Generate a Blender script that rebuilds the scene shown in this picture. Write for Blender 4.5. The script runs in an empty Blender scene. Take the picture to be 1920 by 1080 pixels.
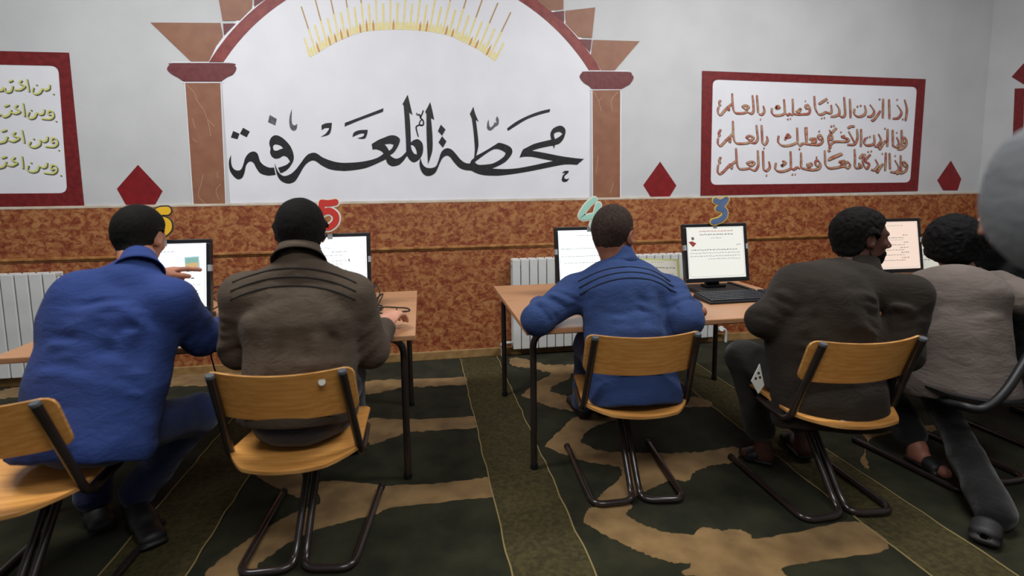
import bpy, bmesh, math, random
import numpy as np
from mathutils import Vector, Matrix
from mathutils.geometry import tessellate_polygon
from mathutils.bvhtree import BVHTree

random.seed(4)
S = bpy.context.scene
COL = S.collection

# ------------------------------------------------------------------ camera, light, exposure
FPX, PPX, PPY, CAMH = 1000.0, 960.0, 462.0, 1.30      # 20 mm wide lens, frame cropped a little below its axis


def _n(v):
    v = np.array(v, float)
    return v / np.linalg.norm(v)


_dy = _n((790 - PPX, PPY - 354, -FPX))
_up = -_n((1068 - PPX, PPY - 9500, -FPX))
_up = _n(_up - _dy * _up.dot(_dy))
_dx = np.cross(_dy, _up)
WORLD_TO_CAM = np.array([_dx, _dy, _up]).T
cam_data = bpy.data.cameras.new('camera')
cam = bpy.data.objects.new('camera', cam_data)
COL.objects.link(cam)
_m = Matrix([list(r) for r in WORLD_TO_CAM.T]).to_4x4()
_m.translation = (0, 0, CAMH)
cam.matrix_world = _m
cam_data.sensor_width = 36
cam_data.lens = 36 * FPX / 1920
cam_data.shift_y = -(540 - PPY) / 1920
cam_data.clip_start = 0.05
cam_data.dof.use_dof = True
cam_data.dof.focus_distance = 3.1
cam_data.dof.aperture_fstop = 1.8
S.camera = cam

S.view_settings.view_transform = 'Standard'
S.view_settings.look = 'None'
S.view_settings.gamma = 1
S.view_settings.exposure = 0.0
S.view_settings.use_curve_mapping = False

world = bpy.data.worlds.new('world')
S.world = world
world.use_nodes = True
world.node_tree.nodes['Background'].inputs['Color'].default_value = (1, 0.985, 0.97, 1)
world.node_tree.nodes['Background'].inputs['Strength'].default_value = 0.16


def ceiling_or_fill_lamp(x, y, z, sx, sy, power, rx=0, ry=0, spread=math.pi, col=(1, 0.99, 0.985)):
    l = bpy.data.lights.new('ceiling_or_fill_light', 'AREA')
    l.shape = 'RECTANGLE'
    l.size, l.size_y, l.energy, l.color, l.spread = sx, sy, power, col, spread
    o = bpy.data.objects.new('ceiling_or_fill_light', l)
    COL.objects.link(o)
    o.location = (x, y, z)
    o.rotation_euler = (rx, ry, 0)
    return o


ceiling_or_fill_lamp(-1.5, 2.0, 3.3, 1.8, 0.5, 70, rx=0.25)
ceiling_or_fill_lamp(2.3, 2.0, 3.3, 1.8, 0.5, 74, rx=0.25)
ceiling_or_fill_lamp(0.4, -0.4, 3.3, 1.8, 0.5, 46, rx=.42)  # unseen fill added behind the camera to brighten the chair backs


# pixel of the photograph -> point of the place, on a plane y = Y, z = Z or x = X
def ray(x, y):
    return WORLD_TO_CAM.T @ np.array([(x - PPX) / FPX, (PPY - y) / FPX, -1.0])


def at(x, y, Y):
    r = ray(x, y)
    return Vector(np.array([0, 0, CAMH]) + r * (Y / r[1]))


def on_z(x, y, Z=0.0):
    r = ray(x, y)
    return Vector(np.array([0, 0, CAMH]) + r * ((Z - CAMH) / r[2]))


def on_x(x, y, X):
    r = ray(x, y)
    return Vector(np.array([0, 0, CAMH]) + r * (X / r[0]))


WALL = 4.025        # painted back wall
SIDE = 4.90         # wall at the right
DESK = 0.70         # desk height


# ------------------------------------------------------------------ materials
def lin(c):
    return tuple(((v / 255) / 12.92 if v / 255 <= 0.04045 else ((v / 255 + 0.055) / 1.055) ** 2.4) for v in c) + (1,)


def mat(name, c1, c2=None, scale=20, rough=0.6, bump=0.0, bscale=None, detail=4, metal=0.0, spec=0.4,
        stretch=(1, 1, 1), lo=0.35, hi=0.65, dist=0.0, sheen=0.0, wave=None, coat=0.0):
    m = bpy.data.materials.new(name)
    m.use_nodes = True
    nt = m.node_tree
    N, L = nt.nodes, nt.links
    b = N['Principled BSDF']
    b.inputs['Roughness'].default_value = rough
    b.inputs['Metallic'].default_value = metal
    b.inputs['Specular IOR Level'].default_value = spec
    b.inputs['Coat Weight'].default_value = coat
    if sheen:
        b.inputs['Sheen Weight'].default_value = sheen
        b.inputs['Sheen Roughness'].default_value = 0.5
    b.inputs['Base Color'].default_value = lin(c1)
    tc = N.new('ShaderNodeTexCoord')
    mp = N.new('ShaderNodeMapping')
    mp.inputs['Scale'].default_value = stretch
    L.new(tc.outputs['Object'], mp.inputs['Vector'])
    if c2 is not None:
        if wave:
            n = N.new('ShaderNodeTexWave')
            n.inputs['Scale'].default_value = wave
            n.inputs['Distortion'].default_value = 6
            n.inputs['Detail'].default_value = 3
            n.inputs['Detail Scale'].default_value = 1.5
        else:
            n = N.new('ShaderNodeTexNoise')
            n.inputs['Scale'].default_value = scale
            n.inputs['Detail'].default_value = detail
            n.inputs['Distortion'].default_value = dist
        L.new(mp.outputs['Vector'], n.inputs['Vector'])
        r = N.new('ShaderNodeValToRGB')
        r.color_ramp.elements[0].position = lo
        r.color_ramp.elements[1].position = hi
        r.color_ramp.elements[0].color = lin(c1)
        r.color_ramp.elements[1].color = lin(c2)
        L.new(n.outputs['Fac'], r.inputs['Fac'])
        L.new(r.outputs['Color'], b.inputs['Base Color'])
    if bump:
        n2 = N.new('ShaderNodeTexNoise')
        n2.inputs['Scale'].default_value = bscale or scale * 3
        n2.inputs['Detail'].default_value = 3
        L.new(mp.outputs['Vector'], n2.inputs['Vector'])
        bp = N.new('ShaderNodeBump')
        bp.inputs['Strength'].default_value = bump
        bp.inputs['Distance'].default_value = 0.004
        L.new(n2.outputs['Fac'], bp.inputs['Height'])
        L.new(bp.outputs['Normal'], b.inputs['Normal'])
    return m


def glow(name, col, strength):
    m = bpy.data.materials.new(name)
    m.use_nodes = True
    b = m.node_tree.nodes['Principled BSDF']
    b.inputs['Base Color'].default_value = (0.02, 0.02, 0.02, 1)
    b.inputs['Roughness'].default_value = 0.3
    b.inputs['Emission Color'].default_value = lin(col)
    b.inputs['Emission Strength'].default_value = strength
    return m


def wainscot_material():
    m = bpy.data.materials.new('sponged brown wall paint')
    m.use_nodes = True
    nt = m.node_tree
    N, L = nt.nodes, nt.links
    b = N['Principled BSDF']
    b.inputs['Roughness'].default_value = 0.5
    tc = N.new('ShaderNodeTexCoord')

    def noise(scale, detail, dist, stretch):
        mp = N.new('ShaderNodeMapping')
        mp.inputs['Scale'].default_value = stretch
        L.new(tc.outputs['Object'], mp.inputs['Vector'])
        n = N.new('ShaderNodeTexNoise')
        n.inputs['Scale'].default_value = scale
        n.inputs['Detail'].default_value = detail
        n.inputs['Roughness'].default_value = 0.65
        n.inputs['Distortion'].default_value = dist
        L.new(mp.outputs['Vector'], n.inputs['Vector'])
        return n.outputs['Fac']

    def ramp(fac, stops):
        r = N.new('ShaderNodeValToRGB')
        e = r.color_ramp.elements
        e[0].position, e[0].color = stops[0][0], lin(stops[0][1])
        e[1].position, e[1].color = stops[1][0], lin(stops[1][1])
        for p, c in stops[2:]:
            k = e.new(p)
            k.color = lin(c)
        L.new(fac, r.inputs['Fac'])
        return r.outputs['Color']
    big = ramp(noise(4, 4, 0.4, (1, 1, 1)), [(0.35, (0, 0, 0)), (0.68, (255, 255, 255))])
    f1 = noise(24, 8, 0.7, (1, 1, 1.3))
    a = ramp(f1, [(0.37, (120, 48, 26)), (0.47, (146, 84, 46)), (0.58, (170, 120, 74))])
    c = ramp(f1, [(0.38, (110, 46, 28)), (0.49, (138, 76, 42)), (0.62, (166, 114, 68))])
    mx = N.new('ShaderNodeMix')
    mx.data_type = 'RGBA'
    L.new(big, mx.inputs['Factor'])
    L.new(c, mx.inputs[6])
    L.new(a, mx.inputs[7])
    L.new(mx.outputs[2], b.inputs['Base Color'])
    return m


M = dict(
    wall=mat('off white wall paint', (194, 196, 198), (187, 189, 191), 3, 0.55, 0.12, 60),
    field=mat('bright white mural paint', (222, 224, 230), (216, 218, 225), 4, 0.5, 0.1, 60),
    ledge=mat('cream ledge paint', (205, 196, 182), (186, 172, 152), 12, 0.5),
    sponge=wainscot_material(),
    rail=mat('ochre rail paint', (176, 128, 72), (128, 72, 38), 16, 0.5),
    baseb=mat('tan baseboard', (158, 126, 80), (136, 104, 64), 18, 0.5),
    red=mat('dark red wall paint', (118, 30, 32), (98, 20, 24), 30, 0.5, 0.1, 80),
    redd=mat('crimson diamond paint', (128, 20, 26), (112, 14, 20), 20, 0.5),
    maroon=mat('maroon capital paint', (108, 48, 50), (96, 36, 40), 30, 0.5),
    arch=mat('brick red arch paint', (136, 58, 52), (114, 38, 38), 18, 0.5, stretch=(1, 1, 1)),
    brown=mat('brown column paint', (142, 98, 74), (132, 88, 66), 12, 0.5),
    vein=mat('pale marbling', (176, 138, 112), rough=0.6),
    black=mat('black lettering paint', (34, 34, 38), (22, 22, 25), 40, 0.45),
    greyink=mat('faded black lettering paint', (104, 104, 110), (70, 70, 76), 60, 0.5),
    gold=mat('yellow ray paint', (224, 208, 124), (228, 216, 156), 30, 0.5),
    ochre=mat('ochre ray paint', (204, 150, 70), (190, 132, 66), 30, 0.5),
    bronze=mat('bronze ray paint', (176, 144, 96), rough=0.5),
    ltr_edge=mat('dark lettering edge', (84, 64, 60), rough=0.5),
    ltr=mat('red brown lettering', (178, 92, 80), (188, 150, 116), 26, 0.5, lo=0.4, hi=0.6),
    lime=mat('yellow green lettering', (206, 206, 118), rough=0.5),
    ltr_grey=mat('grey lettering shade', (96, 96, 92), rough=0.5),
    white_rad=mat('white radiator enamel', (212, 214, 212), (200, 202, 200), 6, 0.35),
    wood=mat('beech laminate desk', (180, 134, 98), (168, 122, 86), 5, 0.38, stretch=(1.2, 14, 14), detail=5),
    ply=mat('varnished beech plywood', (228, 166, 92), (210, 144, 70), 5, 0.32, stretch=(1.5, 16, 16), detail=5, coat=0.2),
    plyedge=mat('pale plywood edge', (206, 156, 92), (170, 116, 60), 60, 0.5, stretch=(0.2, 0.2, 3)),
    tube=mat('dark brown tube enamel', (46, 38, 36), (38, 31, 30), 10, 0.22, spec=0.6),
    cap=mat('grey plastic end cap', (70, 74, 78), rough=0.5),
    plastic=mat('black monitor plastic', (20, 21, 25), (26, 27, 31), 200, 0.38),
    keycap=mat('dark grey key plastic', (46, 48, 54), rough=0.45),
    base_pl=mat('matt black stand plastic', (20, 20, 22), rough=0.5),
    tape=mat('clear tape', (150, 155, 158), rough=0.3),
    cable=mat('black cable rubber', (18, 17, 17), rough=0.45),
    paper=mat('white paper', (214, 216, 206), rough=0.7),
    pgreen=mat('pale green printed border', (186, 196, 132), rough=0.7),
    pyellow=mat('pale yellow card', (214, 204, 128), rough=0.7),
    ink=mat('printed ink', (60, 62, 64), rough=0.7),
    carpet=mat('dark green carpet pile', (46, 46, 30), (30, 32, 20), 7, 0.95, 0.9, 260, spec=0.1, sheen=0.05),
    tan=mat('tan carpet motif pile', (142, 113, 70), (114, 88, 52), 9, 0.95, 0.9, 260, spec=0.1, sheen=0.15),
    olive=mat('olive woven carpet', (76, 69, 44), (56, 52, 34), 60, 0.95, 0.8, 200, spec=0.1, stretch=(1, 1, 1)),
    seam=mat('pale seam thread', (146, 128, 84), rough=0.9),
    concrete=mat('floor screed with gap shade', (34, 32, 28), (28, 26, 23), 6, 0.8),  # darkened so the bare gap along the baseboard reads as shadow
    mint=mat('mint green card', (164, 216, 200), rough=0.5),
    digitwhite=mat('white card edge', (224, 224, 214), rough=0.5),
    digitred=mat('red card', (196, 58, 50), rough=0.5),
    digitblue=mat('slate blue card', (98, 120, 158), (80, 100, 138), 20, 0.5),
    digitgold=mat('golden card edge', (206, 178, 84), rough=0.5),
    digityellow=mat('yellow card', (238, 190, 48), rough=0.5),
    digitdark=mat('dark card edge', (52, 56, 58), rough=0.5),
)


def cloth(name, c1, c2, sheen=0.25):
    m = mat(name, c1, c2, 5, 0.85, 0.3, 500, spec=0.12, sheen=sheen)
    N, L = m.node_tree.nodes, m.node_tree.links
    b = N['Principled BSDF']
    old = b.inputs['Normal'].links[0].from_node
    tc = [n for n in N if n.type == 'TEX_COORD'][0]
    for sc, st, ds in ((16, (1, 1, 2.2), .020), (42, (1.6, 1.6, .8), .006)):      # soft rumples over the weave
        mp = N.new('ShaderNodeMapping')
        mp.inputs['Scale'].default_value = st
        n = N.new('ShaderNodeTexNoise')
        n.inputs['Scale'].default_value = sc
        n.inputs['Detail'].default_value = 2
        n.inputs['Distortion'].default_value = 1.2
        bp = N.new('ShaderNodeBump')
        bp.inputs['Strength'].default_value = .22 if sc < 20 else .10
        bp.inputs['Distance'].default_value = ds
        L.new(tc.outputs['Object'], mp.inputs['Vector'])
        L.new(mp.outputs['Vector'], n.inputs['Vector'])
        L.new(n.outputs['Fac'], bp.inputs['Height'])
        L.new(old.outputs['Normal'], bp.inputs['Normal'])
        L.new(bp.outputs['Normal'], b.inputs['Normal'])
        old = bp
    return m


def skin(name, c1, c2):
    m = mat(name, c1, c2, 14, 0.5, 0.1, 240, spec=0.35)
    b = m.node_tree.nodes['Principled BSDF']
    b.inputs['Subsurface Weight'].default_value = 0.06
    b.inputs['Subsurface Radius'].default_value = (0.01, 0.004, 0.002)
    return m


# ------------------------------------------------------------------ objects
def prop(o, label=None, cat=None, group=None, kind=None):
    if label:
        o['label'] = label
    if cat:
        o['category'] = cat
    if group:
        o['group'] = group
    if kind:
        o['kind'] = kind
    return o


def empty(name, loc=(0, 0, 0), rz=0.0, **k):
    o = bpy.data.objects.new(name, None)
    o.empty_display_size = 0.1
    COL.objects.link(o)
    o.location = loc
    o.rotation_euler = (0, 0, rz)
    return prop(o, **k)


def link(name, me, mats, parent=None, local=False, smooth=None):
    """one mesh object; world-space meshes under a placed parent keep their place"""
    for m in (mats if isinstance(mats, (list, tuple)) else [mats]):
        me.materials.append(m)
    o = bpy.data.objects.new(name, me)
    COL.objects.link(o)
    if parent is not None:
        o.parent = parent
        if not local:
            par = Matrix.Identity(4)
            q = parent
            while q is not None:
                par = Matrix.Translation(q.location) @ q.rotation_euler.to_matrix().to_4x4() @ par
                q = q.parent
            me.transform(par.inverted())
    if smooth is not None:
        for p in me.polygons:
            p.use_smooth = True
        if smooth > 0:
            try:
                me.set_sharp_from_angle(angle=smooth)
            except Exception:
                pass
    return o


def copy_tree(o, parent=None):
    c = o.copy()
    COL.objects.link(c)
    c.parent = parent
    for ch in [k for k in bpy.data.objects if k.parent == o]:
        copy_tree(ch, c)
    return c


class MB:
    def __init__(self):
        self.v, self.f, self.m = [], [], []

    def add(self, vs, fs, mi=0):
        o = len(self.v)
        self.v += [tuple(x) for x in vs]
        self.f += [tuple(i + o for i in f) for f in fs]
        self.m += [mi] * len(fs)
        return self

    def box(self, x0, x1, y0, y1, z0, z1, mi=0, mx=None):
        vs = [Vector((x, y, z)) for z in (z0, z1) for y in (y0, y1) for x in (x0, x1)]
        if mx is not None:
            vs = [mx @ v for v in vs]
        return self.add(vs, [(0, 2, 3, 1), (4, 5, 7, 6), (0, 1, 5, 4), (2, 6, 7, 3), (0, 4, 6, 2), (1, 3, 7, 5)], mi)

    def tube(self, pts, r, n=12, closed=False, mi=0, oval=1.0, caps=True):
        P = [Vector(p) for p in pts]
        k = len(P)
        rr = r if isinstance(r, (list, tuple)) else [r] * k
        T = []
        for i in range(k):
            a = P[(i - 1) % k] if (closed or i > 0) else P[i]
            b = P[(i + 1) % k] if (closed or i < k - 1) else P[i]
            T.append((b - a).normalized())
        u = Vector((0, 0, 1)) if abs(T[0].z) < 0.9 else Vector((1, 0, 0))
        vs = []
        for i in range(k):
            u = (u - T[i] * u.dot(T[i]))
            if u.length < 1e-6:
                u = T[i].orthogonal()
            u.normalize()
            w = T[i].cross(u)
            for j in range(n):
                a = 2 * math.pi * j / n
                vs.append(P[i] + (u * math.cos(a) + w * math.sin(a) * oval) * rr[i])
        fs = []
        for i in range(k if closed else k - 1):
            for j in range(n):
                a, b = i * n + j, i * n + (j + 1) % n
                c, d = ((i + 1) % k) * n + (j + 1) % n, ((i + 1) % k) * n + j
                fs.append((a, b, c, d))
        if not closed and caps:
            fs.append(tuple(range(n))[::-1])
            fs.append(tuple((k - 1) * n + j for j in range(n)))
        return self.add(vs, fs, mi)

    def grid(self, rows, mi=0, closed=False):
        nr, nc = len(rows), len(rows[0])
        vs = [p for r in rows for p in r]
        fs = []
        for i in range(nr - 1):
            for j in range(nc if closed else nc - 1):
                fs.append((i * nc + j, i * nc + (j + 1) % nc, (i + 1) * nc + (j + 1) % nc, (i + 1) * nc + j))
        return self.add(vs, fs, mi)

    def slab(self, outline, holes, to3d, thick, mi=0):
        """flat shape with thickness: to3d(x, y, depth) -> point"""
        loops = [outline] + list(holes)
        flat = [p for l in loops for p in l]
        tri = tessellate_polygon([[Vector((p[0], p[1], 0)) for p in l] for l in loops])
        n = len(flat)
        vs = [to3d(p[0], p[1], thick) for p in flat]
        fs = [tuple(t) for t in tri]
        if thick > 0:
            vs += [to3d(p[0], p[1], 0.0) for p in flat]
            o = 0
            for l in loops:
                k = len(l)
                for i in range(k):
                    a, b = o + i, o + (i + 1) % k
                    fs.append((a, b, b + n, a + n))
                o += k
        return self.add(vs, fs, mi)

    def mesh(self, name='m', fix=True):
        me = bpy.data.meshes.new(name)
        me.from_pydata(self.v, [], self.f)
        for p, i in zip(me.polygons, self.m):
            p.material_index = i
        if fix:
            bm = bmesh.new()
            bm.from_mesh(me)
            bmesh.ops.recalc_face_normals(bm, faces=bm.faces)
            bm.to_mesh(me)
            bm.free()
        me.update()
        return me

    def obj(self, name, mats, parent=None, local=False, smooth=None, bevel=0.0, seg=2, **k):
        o = link(name, self.mesh(name), mats, parent, local, smooth)
        if bevel:
            b = o.modifiers.new('bevel', 'BEVEL')
            b.width, b.segments, b.limit_method, b.angle_limit = bevel, seg, 'ANGLE', 0.7
        return prop(o, **k)


def catmull(pts, n=6, closed=False):
    """smooth curve through points; a point with a third value True is a corner"""
    P = [np.array(p[:2], float) for p in pts]
    K = [len(p) > 2 and bool(p[2]) for p in pts]
    out = []
    k = len(P)
    for i in range(k if closed else k - 1):
        p1, p2 = P[i], P[(i + 1) % k]
        p0 = P[(i - 1) % k] if (closed or i > 0) else p1
        p3 = P[(i + 2) % k] if (closed or i < k - 2) else p2
        if K[i]:
            p0 = p1
        if K[(i + 1) % k]:
            p3 = p2
        for j in range(n):
            t = j / n
            out.append(tuple(0.5 * (2 * p1 + (p2 - p0) * t + (2 * p0 - 5 * p1 + 4 * p2 - p3) * t * t + (3 * p1 - p0 - 3 * p2 + p3) * t ** 3)))
    if not closed:
        out.append(tuple(P[-1]))
    return out


def spline3(pts, n=8, closed=False):
    P = [np.array(p, float) for p in pts]
    k = len(P)
    out = []
    for i in range(k if closed else k - 1):
        p1, p2 = P[i], P[(i + 1) % k]
        p0 = P[(i - 1) % k] if (closed or i > 0) else p1
        p3 = P[(i + 2) % k] if (closed or i < k - 2) else p2
        for j in range(n):
            t = j / n
            out.append(Vector(0.5 * (2 * p1 + (p2 - p0) * t + (2 * p0 - 5 * p1 + 4 * p2 - p3) * t * t + (3 * p1 - p0 - 3 * p2 + p3) * t ** 3)))
    if not closed:
        out.append(Vector(P[-1]))
    return out


def rounded(pts, r, n=6):
    """polyline with its inner corners rounded"""
    P = [Vector(p) for p in pts]
    out = [P[0]]
    for i in range(1, len(P) - 1):
        a, b, c = P[i - 1], P[i], P[i + 1]
        da, dc = (a - b), (c - b)
        ra = min(r, da.length * 0.49)
        rc = min(r, dc.length * 0.49)
        p, q = b + da.normalized() * ra, b + dc.normalized() * rc
        for j in range(n + 1):
            t = j / n
            out.append(p * (1 - t) ** 2 + b * 2 * t * (1 - t) + q * t * t)
    out.append(P[-1])
    return out


def parse(s):
    """'x,y x,y* ...' with * marking a corner"""
    out = []
    for w in s.replace(')', ' ').replace('(', ' ').split():
        c = w.endswith('*')
        x, y = w.rstrip('*').split(',')
        out.append((float(x), float(y), c))
    return out


def ribbon(pts, w, taper=0.0, nib=None):
    """outline of a brush stroke of width w along pts"""
    P = [np.array(p[:2], float) for p in pts]
    k = len(P)
    L, R = [], []
    for i in range(k):
        t = P[min(i + 1, k - 1)] - P[max(i - 1, 0)]
        t = t / (np.linalg.norm(t) + 1e-9)
        s = i / max(1, k - 1)
        ww = w * (1 - taper * abs(2 * s - 1) ** 2)
        n = np.array([-t[1], t[0]]) * ww / 2
        if nib is not None:
            ww2 = w * (0.45 + 0.55 * abs(t[0] * math.sin(nib) - t[1] * math.cos(nib)))
            n = np.array([-t[1], t[0]]) * ww2 / 2 * (1 - taper * abs(2 * s - 1) ** 3)
        L.append(P[i] + n)
        R.append(P[i] - n)
    return L, R


def stroke(mb, pts, w, to3d, depth, mi=0, taper=0.0, nib=None):
    L, R = ribbon(pts, w, taper, nib)
    k = len(L)
    vs = [to3d(p[0], p[1], depth) for p in L] + [to3d(p[0], p[1], depth) for p in R]
    mb.add(vs, [(i, i + 1, k + i + 1, k + i) for i in range(k - 1)], mi)


# ------------------------------------------------------------------ setting: floor, walls, trims
XL = -4.6
MB().box(XL, SIDE + .1, -0.6, WALL + .1, -0.08, 0).obj('floor', M['concrete'], kind='structure')
MB().box(XL, SIDE + .1, WALL, WALL + .12, 0, 3.4).obj('wall_back', M['wall'], kind='structure')
MB().box(SIDE, SIDE + .12, 0.3, WALL, 0, 3.4).obj('wall_right', M['wall'], kind='structure')
MB().box(XL, SIDE, WALL - .012, WALL, 0, 1.196).obj('trim_1', M['sponge'], kind='structure')
MB().box(SIDE - .012, SIDE, 0.3, WALL - .012, 0, 1.196).obj('trim_2', M['sponge'], kind='structure')
MB().box(XL, SIDE, WALL - .014, WALL, 1.196, 1.214).obj('trim_3', M['ledge'], kind='structure', bevel=.003)
m = MB()
m.box(XL, SIDE - .012, WALL - .030, WALL - .012, .853, .872)
m.box(XL, SIDE - .012, WALL - .020, WALL - .012, .840, .853)
m.obj('trim_4', M['rail'], kind='structure', bevel=.004)
MB().box(XL, SIDE - .012, WALL - .034, WALL - .012, 0, .068).obj('baseboard_back', M['baseb'], kind='structure', bevel=.006)


def wall3(layer):
    def f(x, y, d):
        p = at(x, y, WALL)
        p.y = WALL - layer * .0009 - d
        return p
    return f


def zoomed(s, x0, y0, k):
    """outline read off an enlarged crop: photo = origin + value / k"""
    return [(x0 + x / k, y0 + y / k, c) for x, y, c in parse(s)]


def shape(name, polys, mt, parent, layer, smooth=True, **k):
    mb = MB()
    for pl in polys:
        outer, holes = pl[0], pl[1:]
        o = catmull(outer, 5, True) if smooth else [p[:2] for p in outer]
        hs = [catmull(h, 5, True) if smooth else [p[:2] for p in h] for h in holes]
        mb.slab(o, hs, wall3(layer), .0006)
    return mb.obj(name, mt, parent, **k)


# ---- the big painted arch
arch = empty('arch_mural', (0, WALL, 1.2), label='painted arch mural with brown columns, yellow sun rays and large black Arabic title', cat='mural')

# circle of the arch in the plane of the wall, through points of its edges
def circle3(a, b, c):
    A = np.array([[2 * (b.x - a.x), 2 * (b.z - a.z)], [2 * (c.x - a.x), 2 * (c.z - a.z)]])
    B = np.array([b.x ** 2 - a.x ** 2 + b.z ** 2 - a.z ** 2, c.x ** 2 - a.x ** 2 + c.z ** 2 - a.z ** 2])
    x, z = np.linalg.solve(A, B)
    return x, z, math.hypot(a.x - x, a.z - z)


def wz(x, z, layer, d=0.0):
    return Vector((x, WALL - layer * .0009 - d, z))


EL = [(at(x, y, WALL)) for x, y in ((392, 117), (405, 90), (444, 41), (498, 0))]
ER = [(at(x, y, WALL)) for x, y in ((1126, 132), (1108, 104), (1083, 71), (1004, 0))]
ocx, ocz, orad = circle3(EL[0], EL[3], ER[0])
IL = [at(x, y, WALL) for x, y in ((419, 117), (444, 81), (500, 24), (537, 0))]
IR = [at(x, y, WALL) for x, y in ((1104, 132), (1087, 100), (1050, 58), (971, 0))]
icx, icz, irad = circle3(IL[0], IL[3], IR[0])


def arc(cx, cz, r, p, q, n=64):
    a0 = math.atan2(p.z - cz, p.x - cx)
    a1 = math.atan2(q.z - cz, q.x - cx)
    return [(cx + r * math.cos(a0 + (a1 - a0) * i / n), cz + r * math.sin(a0 + (a1 - a0) * i / n)) for i in range(n + 1)]


OUT = arc(ocx, ocz, orad, EL[0], ER[0])
INN = arc(icx, icz, irad, IL[0], IR[0])


def xz(layer):
    return lambda x, z, d: wz(x, z, layer, d)


# bright field under the arch, down to the ledge
pL, pR = at(416, 150, WALL), at(1106, 150, WALL)
fld = [(pL.x, 1.216)] + [(pL.x, INN[0][1])] + INN + [(pR.x, INN[-1][1]), (pR.x, 1.216)]
MB().slab(fld, [], xz(1), .0006).obj('arch_field', M['field'], arch)
rim = arc(ocx, ocz, orad + .022, EL[0], ER[0])
MB().slab(OUT + rim[::-1], [], xz(2), .0006).obj('arch_outline', M['field'], arch)
MB().slab(OUT + INN[::-1], [], xz(3), .0006).obj('arch_band', M['arch'], arch)

Z1 = (0, 0, 2.7)
Z2 = (400, 0, 2.4)
for s, z, mt in (
        ('763,115* 1116,117* 1130,187* 1095,235 1058,312* 968,312*', Z1, 'brown'),
        ('1130,120* 1195,120* 1135,182*', Z1, 'maroon'),
        ('1098,-60* 1277,-60* 1277,42* 1215,104* 1128,106*', Z1, 'brown'),
        ('1287,-60* 1400,-60* 1340,0 1287,36*', Z1, 'maroon'),
        ('1400,-60* 1575,-60* 1575,42* 1512,50* 1462,8*', Z2, 'brown'),
        ('1518,56* 1578,49* 1578,103*', Z2, 'maroon'),
        ('1584,49* 1718,34* 1703,171* 1642,168* 1585,108*', Z2, 'brown'),
        ('1643,177* 1702,179* 1695,238*', Z2, 'maroon'),
        ('1708,180* 1918,186* 1805,318* 1746,318* 1698,248*', Z2, 'brown')):
    shape('arch_block', [[zoomed(s, *z)]], M[mt], arch, 4, smooth=False)
for s, z in (('847,350 860,328 880,321 1165,321 1190,333 1197,350 1180,378 1150,392 1122,412* 930,412* 900,392 865,372', Z1),
             ('1648,347 1658,328 1680,322 1860,324 1882,335 1890,352 1875,378 1855,390 1836,402* 1704,402* 1690,388 1665,372', Z2)):
    c = shape('capital', [[zoomed(s, *z)]], M['maroon'], arch, 5)
for s, z, veins in (
        ('939,420* 1116,420* 1142,1036* 982,1038*', Z1,
         ('945,430 985,470 1000,510 1035,560 1050,600 1088,640', '1050,600 1060,640 1068,690', '975,700 990,715 1000,716', '1030,880 1020,930 1005,990 1040,1030',
          '1100,870 1105,900', '1120,930 1095,965 1110,1010', '975,600 990,650')),
        ('1706,407* 1830,405* 1829,888* 1708,890*', Z2,
         ('1712,412 1730,450 1745,500', '1735,455 1745,440', '1820,415 1790,450 1795,500', '1730,700 1722,780', '1800,820 1785,870'))):
    c = shape('column', [[zoomed(s, *z)]], M['brown'], arch, 4, smooth=False)
    mb = MB()
    for v in veins:
        stroke(mb, catmull(zoomed(v, *z), 6), 1.0, wall3(5), .0006)
    mb.obj('marbling', M['vein'], c)
# white outlines round capitals and columns
mb = MB()
for s, z in (('918,418 1136,418', Z1), ('870,316 1180,316', Z1), ('938,420 980,1038', Z1), ('1119,420 1144,1036', Z1),
             ('1690,404 1845,403', Z2), ('1660,320 1870,320', Z2), ('1703,408 1706,890', Z2), ('1833,405 1832,888', Z2)):
    stroke(mb, [p[:2] for p in zoomed(s, *z)], 2.2, wall3(3), .0006)
mb.obj('white_outline', M['field'], arch)

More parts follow.
